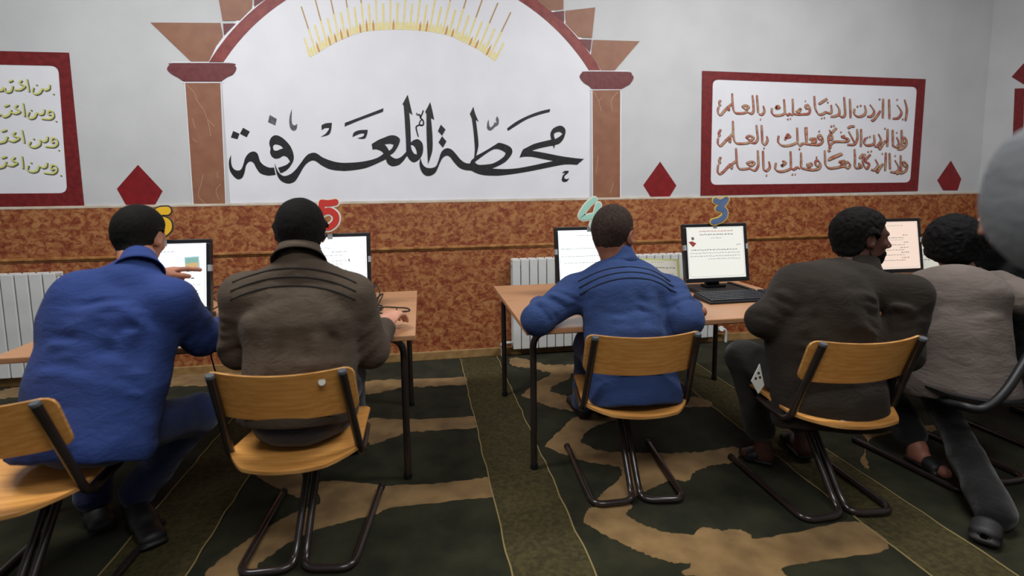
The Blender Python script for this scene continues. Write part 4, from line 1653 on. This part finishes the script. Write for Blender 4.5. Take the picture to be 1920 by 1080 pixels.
def hand_parts(wrist, fwd, up, side, curls, thumb=.6, spread=1.0, s=1.0, back=.06):
    """palm, four separate bent fingers and a thumb; side=+1 thumb on the local +x side. curls: bend per finger from the thumb side"""
    fwd = nrm(fwd)
    up = nrm(np.array(up) - fwd * np.dot(up, fwd))
    rt = np.cross(fwd, up)
    R = np.array([rt, fwd, up], np.float32).T
    w = A(wrist)
    W = lambda x, y, z: w + R @ (A((x, y, z)) * s)
    F = Field(w - .20 * s, w + .20 * s, .0027)
    F.cone(W(0, -back, 0), W(0, .012, 0), .024 * s, .023 * s, .012)
    F.slabcone(W(0, .005, 0), W(side * .004, .082, 0), rt, .026 * s, .037 * s, .015 * s, .012 * s, .012)
    F.ball(W(side * .022, .030, -.008), A((.015, .028, .013)) * s, .012, R)
    L = (.073, .082, .076, .060)
    for i in range(4):
        bx = side * (.030 - .0195 * i)
        ang = -side * 0 + (1.5 - i) * .07 * spread * side
        c = curls[i]
        p = A((bx, .082 - (.004 if i in (0, 2) else (.012 if i == 3 else 0)), .001))
        a = -.15 * c
        rad = .0088 if i < 3 else .0075
        for sgm, fr in enumerate((.45, .31, .24)):
            a -= c * (.75, .95, .6)[sgm]
            d = A((math.sin(ang) * math.cos(a), math.cos(ang) * math.cos(a), math.sin(a)))
            n = p + d * L[i] * fr
            F.cone(W(*p), W(*n), rad * s, rad * .93 * s, .004)
            rad *= .93
            p = n
    a = thumb
    p = A((side * .026, .022, -.006))
    d = A((side * math.sin(a + .25), math.cos(a + .25), -.22))
    d /= np.linalg.norm(d)
    n = p + d * .040
    F.cone(W(*p), W(*n), .0135 * s, .0108 * s, .008)
    d2 = A((side * math.sin(a - .15), math.cos(a - .15), -.25))
    d2 /= np.linalg.norm(d2)
    n2 = n + d2 * .030
    F.cone(W(*n), W(*n2), .0104 * s, .0092 * s, .004)
    d3 = A((side * math.sin(a - .35), math.cos(a - .35), -.28))
    d3 /= np.linalg.norm(d3)
    F.cone(W(*n2), W(*(n2 + d3 * .022)), .0094 * s, .0080 * s, .004)
    return F.mesh(1)


def shoe_mesh(toe, heel, up, w=.045, hgt=.075, sandal=False):
    toe, heel, up = A(toe), A(heel), nrm(up)
    f = nrm(toe - heel)
    sd = np.cross(f, up)
    L = np.linalg.norm(toe - heel)
    U = lambda y, z, x=0: heel + f * y * L + up * z + sd * x
    F = Field(np.minimum(toe, heel) - .12, np.maximum(toe, heel) + .14, .005)
    if sandal:
        F.slabcone(U(.06, .012), U(.94, .012), sd, w * .8, w, .013, .013, .008)
        F.slabcone(U(.66, .035), U(.84, .030), sd, w * 1.02, w * 1.02, .030, .024, .01)
        F.ball(U(.72, .020), (w * .82, .06, .022), .004, np.array([sd, f, up]).T, True)
    else:
        F.slabcone(U(.08, .028), U(.90, .022), sd, w * .82, w, .030, .024, .02)
        F.slabcone(U(.10, .045), U(.55, .040), sd, w * .72, w * .85, .040, .030, .03)
        F.cone(U(.14, .05), U(.14, hgt + .02), .040, .038, .02)
        F.slabcone(U(.03, .006), U(.97, .006), sd, w * .86, w * 1.04, .008, .008, .004)
    return F.mesh(1)


def folds(parts):
    """cloth creases: sum of stretched ridged noise, each (amp, frequency xyz, centre, radius, rotation)"""
    def f(P):
        out = 0
        for amp, fr, c, r, R in parts:
            q = P if R is None else P @ np.array(R, np.float32)
            n = vnoise(q + 3.1, fr)
            n = (1 - np.abs(n) * 2.0)
            if c is not None:
                w = np.exp(-(np.linalg.norm(P - A(c), axis=-1) / r) ** 2)
                n = n * w
            out = out - amp * n
        return out
    return f


def seam_on(ob, pts_uv, cast_o, cast_d, mt, name, parent, r=.0022, off=.0005):
    """thin line laid on a garment by dropping a line of points onto its surface"""
    me = ob.data
    bv = BVHTree.FromPolygons([ob.matrix_basis @ v.co if ob.parent is None else v.co for v in me.vertices], [tuple(p.vertices) for p in me.polygons])
    P = []
    for p in pts_uv:
        hit = bv.ray_cast(Vector(p), Vector(cast_d))
        if hit[0] is not None:
            P.append(hit[0] - Vector(cast_d).normalized() * off)
    if len(P) > 3:
        for _ in range(3):
            P = [P[0]] + [(P[i - 1] + P[i] * 2 + P[i + 1]) / 4 for i in range(1, len(P) - 1)] + [P[-1]]
        return MB().tube(P, r, 6).obj(name, mt, parent, True, smooth=0)
    return None


def person(spec):
    g = spec
    sc = g.get('s', 1.05)
    V3 = lambda k: A(g[k])
    pel, chest, neck = V3('pelvis'), V3('chest'), V3('neck')
    SL, SR = V3('SL'), V3('SR')
    side = nrm(SR - SL)
    hipside = nrm(g.get('hipside', side))
    back = nrm(np.cross(neck - pel, side))          # forward direction of the torso
    bulk = g.get('bulk', 1.0)
    C = cloth_of(g)
    col = skin('skin of ' + g['id'], *g['skin'])
    hairm = mat('hair of ' + g['id'], g['hairc'], tuple(int(v * .6) for v in g['hairc']), 120, .8, .5, 300, spec=.12)
    hc, R = V3('head'), rot(*g['face'])
    arms = [('L', SL), ('R', SR)]
    # ---- body: head and neck, then trunk and limbs, then hands, all in one mesh
    parts = []
    hz = g.get('hs', sc)
    HF, W = head_field(hc, R, hz, neck + (chest - neck) * .1)
    parts.append(HF.mesh(1))
    pts = [pel, chest, neck, SL, SR] + [V3(k) for k in g if k in ('EL', 'ER', 'WL', 'WR', 'HL', 'HR', 'KL', 'KR', 'AL', 'AR')]
    lo, hi = np.min(pts, 0) - .20, np.max(pts, 0) + .20
    Bf = Field(lo, hi, .010)
    Bf.slabcone(pel, pel + (chest - pel) * .6, side, .135, .120, .10, .09, .04)
    Bf.slabcone(pel + (chest - pel) * .6, chest, side, .125, .145, .09, .095, .04)
    Bf.slabcone(chest, neck + (chest - neck) * .25, side, .14, .07, .09, .06, .04)
    Bf.cone(neck + (chest - neck) * .3, neck + (hc - neck) * .35, .052, .050, .03)
    for k, sh in arms:
        Bf.cone(neck + (chest - neck) * .3, sh, .045, .045, .03)
        Bf.cone(sh, V3('E' + k), .045, .036, .03)
        Bf.cone(V3('E' + k), V3('W' + k), .036, .024, .02)
        Bf.cone(V3('H' + k), V3('K' + k), .070, .050, .03)
        Bf.cone(V3('K' + k), V3('A' + k), .048, .034, .02)
        if g.get('bare') and k in g['bare']:
            f = nrm(V3('T' + k) - V3('A' + k))
            Bf.cone(V3('A' + k), V3('A' + k) - A((0, 0, .045)) - A(f) * .02, .034, .032, .02)
            Bf.cone(V3('A' + k) - A((0, 0, .035)), V3('T' + k) + A((0, 0, .022)), .034, .026, .02)
    parts.append(Bf.mesh(1))
    for k, hs in g.get('hands', {}).items():
        parts.append(hand_parts(V3('W' + k), hs[0], hs[1], hs[2], hs[3], hs[4], s=sc * g.get('handscale', 1.0)))
    me = to_mesh(parts, 'person')
    body = link('person', me, col)
    prop(body, g['label'], 'person', g.get('group'))
    # ---- hair and beard
    st = g['hair']
    Hf = hair_fields(HF, W, R, hz, hc, st, sum(map(ord, g['id'])) % 7)
    link('hair', to_mesh([Hf.mesh(1)], 'hair'), hairm, body)
    if g.get('beard'):
        link('beard', to_mesh([beard_field(HF, R, hz, hc, g['beard']).mesh(1)], 'beard'), hairm, body)
    if g.get('eyes', True):
        for e in (-1, 1):
            m = MB()
            ec = Vector(W(e * .031, .0775, -.005))
            fw = Vector(R @ A((0, 1, 0)))
            rings = []
            rr = .0125 * hz
            u = fw.orthogonal().normalized()
            v = fw.cross(u)
            for a in range(9):
                th = math.pi * a / 8
                rings.append([ec + fw * rr * math.cos(th) + (u * math.cos(2 * math.pi * j / 16) + v * math.sin(2 * math.pi * j / 16)) * rr * max(.001, math.sin(th)) for j in range(16)])
            m.grid(rings, closed=True)
            me = m.mesh()
            for p in me.polygons:
                if (p.center - ec).normalized().dot(fw) > .86:
                    p.material_index = 1
            link('eye', me, [EYEW, EYED], body, smooth=.9)
    # ---- trousers
    T = Field(lo, hi, .008)
    T.slabcone(pel - A(hipside) * .06, pel + A(hipside) * .06, hipside, .09, .09, .105, .105, .03)
    T.ball(pel, (.15, .12, .11), .03)
    for k, _ in arms:
        T.cone(V3('H' + k), V3('K' + k), .084, .068, .03)
        end = V3('A' + k) + (V3('K' + k) - V3('A' + k)) * g.get('cuff' + k, g.get('cuff', .06))
        T.cone(V3('K' + k), end, .066, .052, .03)
        T.slabcone(end + (V3('K' + k) - end) * .25, end, side, .060, .062, .055, .058, .02)
    T.displace(folds([(.004, (6, 6, 14), None, 1, None), (.004, (14, 5, 8), None, 1, None)]))
    P, s_ = T.pts()
    top = P[..., 2] - (pel[2] + .13)
    T.D = np.maximum(T.D, top)
    link('trousers', to_mesh([T.mesh(2)], 'trousers'), cloth('trousers of ' + g['id'], *g['pants']), body)
    # ---- jacket
    J = Field(lo - .04, hi + .04, .0065)
    wa = g.get('waist', .165) * bulk
    d0 = .125 * bulk
    hem = pel - nrm(chest - pel) * g.get('hem', .06)
    waist = pel + (chest - pel) * .45
    J.slabcone(hem, waist, hipside, g.get('hipw', .190) * bulk, wa, d0 * 1.16, d0, .05)
    J.slabcone(waist, chest, side, wa, .178 * bulk, d0, .122 * bulk, .05)
    J.slabcone(chest, neck + (chest - neck) * .45, side, .178 * bulk, .135, .118 * bulk, .080, .05)
    J.cone(neck + (chest - neck) * .25, neck + (hc - neck) * .12, .078, .062, .03)
    for k, sh in arms:
        E, Wr = V3('E' + k), V3('W' + k)
        J.cone(neck + (chest - neck) * .30, sh - A((0, 0, .004)), .060, .062 * bulk, .05)
        eb = g.get('elbow', 1.0) * bulk
        J.cone(sh, E, .072 * bulk, .060 * eb, .035)
        J.cone(E, E + (Wr - E) * .84, .060 * eb, .044, .03)
        J.slabcone(E + (Wr - E) * .76, E + (Wr - E) * .90, side, .043, .045, .043, .045, .01)
    J.displace(folds([(.0030, (5, 5, 10), None, 1, None), (.0016, (13, 13, 16), None, 1, None)]))
    rg = random.Random(g['id'])
    up3 = nrm(chest - pel)
    cr = []
    fr3 = -back
    for k, sh in arms:
        E, Wr = V3('E' + k), V3('W' + k)
        sg = 1 if k == 'R' else -1
        pit = sh - up3 * .10 - side * sg * .035 + fr3 * .09
        for i in range(5):                                # pulls running from the armpit across the back
            a = math.radians(rg.uniform(-62, 48) if i else 20)
            L = rg.uniform(.09, .20)
            cr.append((pit + up3 * rg.uniform(-.03, .03), pit + (-side * sg * math.cos(a) + up3 * math.sin(a)) * L, rg.uniform(.005, .009), rg.uniform(.012, .018)))
        ax3 = nrm(E - sh)
        nb = nrm(np.cross(ax3, np.cross(fr3, ax3)))
        tw = nrm(np.cross(ax3, nb))
        for i in range(5):                                # slanting rings on the upper sleeve
            c0 = sh + (E - sh) * (.30 + .15 * i) + nb * .055
            cr.append((c0 - tw * .05 - ax3 * rg.uniform(.0, .05), c0 + tw * .05 + ax3 * rg.uniform(.0, .05), rg.uniform(.004, .008), rg.uniform(.010, .016)))
        ax4 = nrm(Wr - E)
        for i in range(4):
            c0 = E + (Wr - E) * (.05 + .16 * i)
            d3 = nrm(np.cross(ax4, [rg.uniform(-.4, .4), rg.uniform(-.4, .4), 1]))
            u3 = np.cross(ax4, d3)
            cr.append((c0 + d3 * .05 + u3 * .03, c0 - d3 * .05 + u3 * .04, rg.uniform(.004, .007), rg.uniform(.010, .015)))
    for i in range(g.get('waistfolds', 9)):               # cloth sagging in shallow arcs above the seat
        h = rg.uniform(-.06, .16)
        c0 = waist + up3 * (h - .06) + fr3 * .12
        x0 = rg.uniform(-.15, .02)
        x1 = x0 + rg.uniform(.10, .24)
        cr.append((c0 + side * x0 + up3 * rg.uniform(-.03, .03), c0 + side * x1 + up3 * rg.uniform(-.03, .03), rg.uniform(.003, .0075), rg.uniform(.010, .018)))
    for i in range(3):                                    # long soft folds down the back
        x0 = rg.uniform(-.12, .12)
        c0 = chest + fr3 * .12 + side * x0
        cr.append((c0 - up3 * .02, c0 - up3 * rg.uniform(.14, .24) + side * rg.uniform(-.07, .07), rg.uniform(.003, .006), .022))

    def creases(P):
        Q = P + np.stack([vnoise(P + o, 7) for o in (1.7, 5.3, 9.1)], -1) * .014
        out = 0
        for p0, p1, am, w in cr:
            p0, p1 = A(p0), A(p1)
            ab = p1 - p0
            t = np.clip(((Q - p0) @ ab) / float(ab @ ab), 0, 1)
            d = np.linalg.norm(Q - p0 - t[..., None] * ab, axis=-1)
            # signed across the fold, so that one lip rises and the other sinks
            nn = np.cross(ab, fr3)
            nn = nn / (np.linalg.norm(nn) + 1e-9)
            sd_ = (Q - p0) @ A(nn)
            out = out - min(.013, 2.4 * am) * np.sin(np.clip(sd_ / w, -3.14, 3.14) * 1.0 + .6) * np.exp(-(d / (1.7 * w)) ** 2) * (1 - .8 * (2 * t - 1) ** 4)
        return out
    J.displace(creases)
    P, s_ = J.pts()
    axn = nrm(chest - pel)
    wob = .006 * vnoise(P, 18)
    J.D = np.maximum(J.D, -((P - hem) @ A(axn)) - .045 + wob)                     # clean hem
    nax = A(nrm(hc - neck))
    hgt = (P - neck) @ nax
    rad = np.linalg.norm((P - neck) - hgt[..., None] * nax, axis=-1)
    J.D = np.maximum(J.D, np.minimum(hgt - .012, .105 - rad))                # open neck
    hole = J.like()
    hole.cone(neck - (hc - neck) * .05, neck + (hc - neck) * .6, .056, .058, .01)
    J.D = np.maximum(J.D, -hole.D)
    jk = link(g.get('top', 'jacket'), to_mesh([J.mesh(1)], 'jacket'), C, body)
    # collar: a stand-up band round the neck, open at the front
    if g.get('collar', True):
        ax = nrm(hc - neck)
        fw = nrm(back - ax * np.dot(back, ax))
        sd = np.cross(fw, ax)
        rows = []
        for zz, rr, ins in ((-.030, .096, 0), (-.008, .084, 0), (.010, .076, 0), (.034, .070, 0), (.040, .067, 0), (.040, .063, 1), (.010, .066, 1)):
            row = []
            for j in range(37):
                a = math.radians(35 + 290 * j / 36) + math.pi / 2
                tilt = .012 * math.cos(a - math.pi / 2)
                row.append(Vector(neck + ax * (zz - tilt + g.get('collar_up', 0)) + (sd * math.cos(a) + fw * math.sin(a)) * (rr + g.get('collar_r', 0)) - fw * .006))
            rows.append(row)
        m = MB()
        m.grid(rows)
        o = m.obj('collar', C, jk, True, smooth=.9)
        so = o.modifiers.new('thickness', 'SOLIDIFY')
        so.thickness = .004
    # stitched pleats across the yoke
    for i in range(g.get('pleats', 0)):
        v = .052 + .030 * i + g.get('pleat_off', 0)
        line = []
        for j in range(41):
            u = -1 + 2 * j / 40
            p = neck + (chest - neck) * 0 - axn * (v + .050 * abs(u) ** 2.2) + side * u * g.get('pleat_w', .205) - back * .5
            line.append(p)
        seam_on(jk, line, None, back, DARKLINE(g), 'yoke_pleat', jk, .0036)
    # ---- shoes
    for k, _ in arms:
        if 'T' + k in g:
            toe, ank = V3('T' + k), V3('A' + k)
            heel = A((ank[0], ank[1], toe[2])) - A(nrm((toe - ank) * A((1, 1, 0)))) * .045
            link('sandal' if g.get('sandal') else 'shoe', to_mesh([shoe_mesh(toe, heel, (0, 0, 1), sandal=g.get('sandal', False))], 'shoe'), g.get('shoem', SHOE), body)
    return body, jk


def cloth_of(g):
    return cloth(g.get('top', 'jacket') + ' cloth of ' + g['id'], *g['cloth'], sheen=g.get('sheen', .04))


_pleat_line = {}


def DARKLINE(g):
    if g['id'] not in _pleat_line:
        _pleat_line[g['id']] = mat('pleat line of ' + g['id'], tuple(int(v * .42) for v in g['cloth'][0]), rough=.9)  # darker tone of the cloth for the pleat lines
    return _pleat_line[g['id']]


EYEW = mat('eye white', (200, 194, 186), rough=.25)
EYED = mat('dark iris', (34, 22, 16), rough=.2)
SHOE = mat('black shoe leather', (22, 21, 22), (30, 28, 28), 30, .55)


# ------------------------------------------------------------------ people
def ext(a, b, L):
    """point at distance L from a towards b"""
    a, b = np.array(a, float), np.array(b, float)
    return a + (b - a) / np.linalg.norm(b - a) * L


T_ = lambda v: tuple(float(x) for x in v)

# man in the brown jacket, upright, hand on the desk
P5 = dict(id='brown jacket man', label='seated person in a brown pleated jacket, hand resting beside cable loops', s=1.06,
          pelvis=(-.445, 1.90, .53), chest=(-.435, 1.96, .83), neck=T_(at(562, 478, 2.01)), SL=T_(at(457, 553, 1.99)), SR=T_(at(660, 553, 1.99)),
          head=T_(at(564, 434, 2.065)), face=(8, 8, 0), bulk=1.06, hs=.97,
          EL=T_(at(450, 655, 2.02)), WL=T_(on_z(500, 600, .75)), ER=T_(at(694, 655, 2.03)), WR=(float(at(722, 626, 2.20)[0]), 2.20, .738),
          HL=(-.54, 1.95, .50), HR=(-.35, 1.95, .50), KL=(-.55, 2.36, .50), KR=(-.34, 2.36, .50), AL=(-.54, 2.62, .09), AR=(-.36, 2.62, .09),
          TL=(-.55, 2.83, .022), TR=(-.36, 2.83, .022),
          handscale=1.18, hands={'R': ((.30, .85, .30), (-.2, -.3, 1), -1, (.50, .52, .56, .60), .6), 'L': ((.2, 1, 0), (0, 0, 1), 1, (.5, .5, .5, .5), .5)},
          skin=((196, 142, 118), (176, 120, 98)), hairc=(20, 17, 16), hair=dict(t=.013, rough=(.0012, 110), nape=-.092, fade=.03),
          cloth=((80, 69, 58), (70, 60, 50)), pants=((30, 34, 52), (24, 27, 42)), pleats=3, hem=-.015)
person(P5)

# man in the blue jacket at the right-hand desk, elbows on the desk
P4 = dict(id='blue jacket man', label='seated person in a blue pleated jacket, elbows on the mint sign 4 desk', s=1.06,
          pelvis=(.855, 2.07, .54), chest=(.865, 2.19, .83), neck=T_(at(1158, 489, 2.27)), SL=T_(at(1078, 548, 2.25)), SR=T_(at(1256, 548, 2.23)),
          head=T_(at(1150, 438, 2.29)), face=(-44, 12, 2), bulk=1.06, hs=1.10,
          EL=T_(on_z(1008, 599, .742)), WL=T_(on_z(1012, 572, .745)), ER=T_(on_z(1287, 600, .742)), WR=T_(on_z(1299, 576, .745)),
          HL=(.76, 2.10, .51), HR=(.95, 2.10, .51), KL=(.80, 2.50, .52), KR=(.98, 2.50, .52), AL=(.86, 2.78, .09), AR=(.98, 2.78, .09),
          TL=(.86, 2.99, .022), TR=(.99, 2.99, .022),
          hands={'L': ((.35, 1, .05), (0, 0, 1), 1, (.4, .45, .5, .55), .5), 'R': ((-.1, 1, .12), (0, 0, 1), -1, (.35, .4, .45, .5), .5)},
          skin=((150, 98, 78), (130, 82, 64)), hairc=(62, 49, 43), hair=dict(t=.005, rough=(.0006, 160), nape=-.080, fade=.08), beard=.004,
          collar_up=.012, cloth=((50, 70, 114), (44, 61, 102)), pants=((50, 72, 128), (42, 62, 112)), pleats=3, pleat_off=.01, hem=.11, hipw=.185)
person(P4)

# man in the blue shirt, bent to the left-hand screen and pointing
P6 = dict(id='blue shirt man', label='seated person in a plain blue shirt pointing at the yellow sign 6 screen', s=1.07,
          pelvis=(-1.10, 1.88, .53), chest=(-1.075, 2.02, .84), neck=T_(at(262, 500, 2.12)), SL=T_(at(150, 556, 2.02)), SR=T_(at(322, 566, 2.04)),
          head=T_(at(263, 441, 2.22)), face=(-10, 16, 4), bulk=1.10, hs=.94, hipside=(1, -.15, 0),
          EL=(-1.27, 2.30, .80), WL=T_(at(276, 515, 2.32)), ER=T_(on_z(378, 632, .745)), WR=T_(on_z(416, 612, .745)),
          HL=(-1.21, 1.93, .50), HR=(-1.02, 1.91, .50), KL=(-1.30, 2.30, .50), KR=T_(at(372, 775, 2.16)), AL=(-1.30, 2.22, .10), AR=T_(on_z(252, 930, .10)),
          TL=(-1.22, 2.12, .024), TR=(-.985, 1.99, .024),
          handscale=1.15, hands={'L': ((.60, .75, .04), (-.3, -.2, 1), 1, (.12, 1.2, 1.3, 1.3), .15), 'R': ((-.1, 1, 0), (0, 0, 1), -1, (.4, .4, .4, .4), .5)},
          skin=((176, 122, 98), (156, 104, 82)), hairc=(22, 20, 18), hair=dict(t=.008, rough=(.0008, 150), nape=-.086, fade=.05),
          collar_r=-.014, cloth=((44, 62, 116), (38, 55, 104)), pants=((34, 46, 84), (28, 38, 70)), hem=.05, top='shirt', hipw=.195, waist=.18)
person(P6)

# man in the dark brown jacket, head turned to the next screen
P3 = dict(id='dark jacket man', label='seated person in a dark brown jacket with head turned in profile towards the pinkish screen', s=1.07,
          pelvis=(1.60, 1.86, .53), chest=(1.615, 1.94, .83), neck=T_(at(1612, 505, 2.00)), SL=T_(at(1503, 545, 1.95)), SR=T_(at(1706, 553, 1.80)),
          head=T_(at(1615, 444, 2.03)), face=(-104, 2, 0), bulk=1.08, hs=1.02,
          EL=T_(on_z(1432, 600, .742)), WL=T_(on_z(1480, 584, .745)), ER=T_(at(1694, 662, 1.75)), WR=T_(at(1680, 612, 1.97)), waist=.185,
          HL=(1.50, 1.92, .50), HR=(1.70, 1.92, .50), KL=T_(at(1392, 668, 2.15)), KR=(1.73, 2.26, .50), AL=T_(on_z(1432, 840, .09)), AR=(1.74, 2.14, .10),
          TL=tuple(on_z(1398, 866)[:2]) + (.022,), TR=(1.79, 2.32, .022),
          hands={'L': ((.3, 1, -.05), (0, 0, 1), 1, (.4, .45, .5, .5), .5), 'R': ((-.1, 1, 0), (0, 0, 1), -1, (.4, .4, .4, .4), .5)},
          skin=((96, 62, 50), (78, 48, 38)), hairc=(16, 14, 13), hair=dict(t=.015, rough=(.003, 80), nape=-.086, front=.050, recede=.01, fade=.02), beard=.005,
          cloth=((45, 39, 33), (38, 33, 28)), pants=((42, 40, 36), (34, 32, 30)), hem=.16, hipw=.20, bare='LR', cuff=.22, sandal=True)
b3, j3 = person(P3)

# man in the grey-brown jacket at the right
P2 = dict(id='grey jacket man', label='seated person in a grey-brown jacket with thick curly black hair', s=1.07,
          pelvis=(2.32, 1.95, .53), chest=(2.35, 2.01, .79), neck=T_(at(1812, 524, 2.10)), SL=T_(at(1752, 588, 2.17)), SR=T_(at(1935, 566, 1.92)),
          head=T_(at(1790, 464, 2.14)), face=(-60, 10, 0), bulk=1.10, hs=1.05,
          EL=(2.20, 2.38, .80), WL=(2.28, 2.58, .76), ER=(2.74, 2.12, .80), WR=(2.64, 2.40, .77),
          HL=(2.22, 1.99, .50), HR=(2.42, 1.99, .50), KL=(2.24, 2.40, .50), KR=(2.48, 2.34, .50), AL=T_(on_z(1722, 840, .09)), AR=T_(on_z(1860, 950, .075)), cuffR=-.03,
          TL=tuple(on_z(1770, 905)[:2]) + (.022,), TR=tuple(on_z(1842, 1035)[:2]) + (.022,),
          hands={'L': ((.2, 1, 0), (0, 0, 1), 1, (.4, .4, .4, .4), .5), 'R': ((-.2, 1, 0), (0, 0, 1), -1, (.4, .4, .4, .4), .5)},
          skin=((168, 112, 94), (150, 98, 80)), hairc=(16, 15, 15), hair=dict(t=.028, rough=(.005, 60), nape=-.090, fade=.03, crown=.01),
          cloth=((112, 102, 96), (98, 89, 83)), pants=((26, 25, 25), (20, 19, 19)), hem=.14, hipw=.20, bare='L', sandal=True, cuff=.12, collar_up=.004)
person(P2)

# man in black beyond him
P1 = dict(id='black coat man', label='seated person in a black coat mostly hidden beyond the grey-brown jacket', s=1.05,
          pelvis=(3.05, 2.10, .53), chest=(3.06, 2.20, .83), neck=(3.07, 2.28, 1.02), SL=(2.87, 2.27, .98), SR=(3.25, 2.22, .98),
          head=(3.06, 2.36, 1.13), face=(28, 10, 0), bulk=1.12,
          EL=(2.90, 2.34, .77), WL=(2.92, 2.52, .76), ER=(3.36, 2.30, .75), WR=(3.22, 2.52, .76),
          HL=(2.96, 2.14, .50), HR=(3.15, 2.14, .50), KL=(2.96, 2.54, .50), KR=(3.18, 2.54, .50), AL=(2.96, 2.52, .09), AR=(3.18, 2.52, .09),
          TL=(2.95, 2.72, .022), TR=(3.18, 2.72, .022),
          hands={'L': ((.2, 1, 0), (0, 0, 1), 1, (.4, .4, .4, .4), .5), 'R': ((-.2, 1, 0), (0, 0, 1), -1, (.4, .4, .4, .4), .5)},
          skin=((186, 132, 108), (168, 116, 92)), hairc=(18, 17, 16), hair=dict(t=.010, rough=(.001, 140), nape=-.086),
          cloth=((20, 20, 22), (16, 16, 18)), pants=((22, 22, 24), (18, 18, 20)), hem=.10)
person(P1)
c1 = copy_tree(darkc)
place(c1, 3.05, 2.07, .0, 'black chair under the person in the black coat, mostly hidden', None)

# man in a grey sweater standing close at the right, only his bent elbow in view
P0 = dict(id='grey sweater man', label='standing person close to the camera, only a blurred grey sleeve elbow in view', s=1.05,
          pelvis=(1.20, .40, .96), chest=(1.18, .40, 1.28), neck=(1.18, .42, 1.52), SL=(.99, .47, 1.455), SR=(1.36, .34, 1.455),
          head=(1.19, .48, 1.66), face=(10, 6, 0), bulk=1.0,
          EL=tuple(at(2056, 368, .50)), WL=(.96, .72, 1.24), ER=(1.48, .34, 1.19), WR=(1.30, .60, 1.22),
          HL=(1.11, .42, .90), HR=(1.29, .38, .90), KL=(1.11, .46, .50), KR=(1.30, .42, .50), AL=(1.11, .42, .10), AR=(1.30, .36, .10),
          TL=(1.11, .62, .022), TR=(1.31, .56, .022), elbow=1.62,
          hands={'L': ((.6, .5, .1), (0, -.3, 1), 1, (.8, .8, .8, .8), .5), 'R': ((-.5, .6, .1), (0, -.3, 1), -1, (.8, .8, .8, .8), .5)},
          skin=((176, 126, 104), (158, 110, 90)), hairc=(24, 20, 18), hair=dict(t=.010, rough=(.001, 140), nape=-.086),
          cloth=((128, 131, 134), (116, 119, 122)), pants=((24, 24, 26), (20, 20, 22)), hem=.10, top='sweater')
person(P0)

# what hangs out beside the dark jacket: a white lining corner with black dots, and the pale stripe of the waistband under the hem
def on_body(x, y, Y):
    return at(x, y, Y)


seam_on(j3, [at(x, y, 1.74) - Vector((0, .6, 0)) for x, y in ((1556, 778), (1580, 778), (1606, 775), (1632, 770), (1658, 764), (1684, 757))], None, (0, 1, 0), M['tape'], 'hem_stripe', j3, .0035)
g_tag = [(1424, 682), (1432, 722), (1421, 738), (1408, 714)]
Yt = 1.83
tagm = MB()
tagm.slab(g_tag, [], lambda x, y, d: at(x, y, Yt) + Vector((0, -d, 0)), .003)
tag_o = tagm.obj('pocket_lining', M['paper'], b3)
dm = MB()
for cx, cy in ((1421.5, 699), (1416, 709), (1424, 707)):
    dm.slab([(cx + 2.2 * math.cos(a * .7), cy + 2.6 * math.sin(a * .7)) for a in range(9)], [], lambda x, y, d: at(x, y, Yt) + Vector((0, -.0035 - d, 0)), .0008)
dm.obj('dots', M['base_pl'], tag_o)
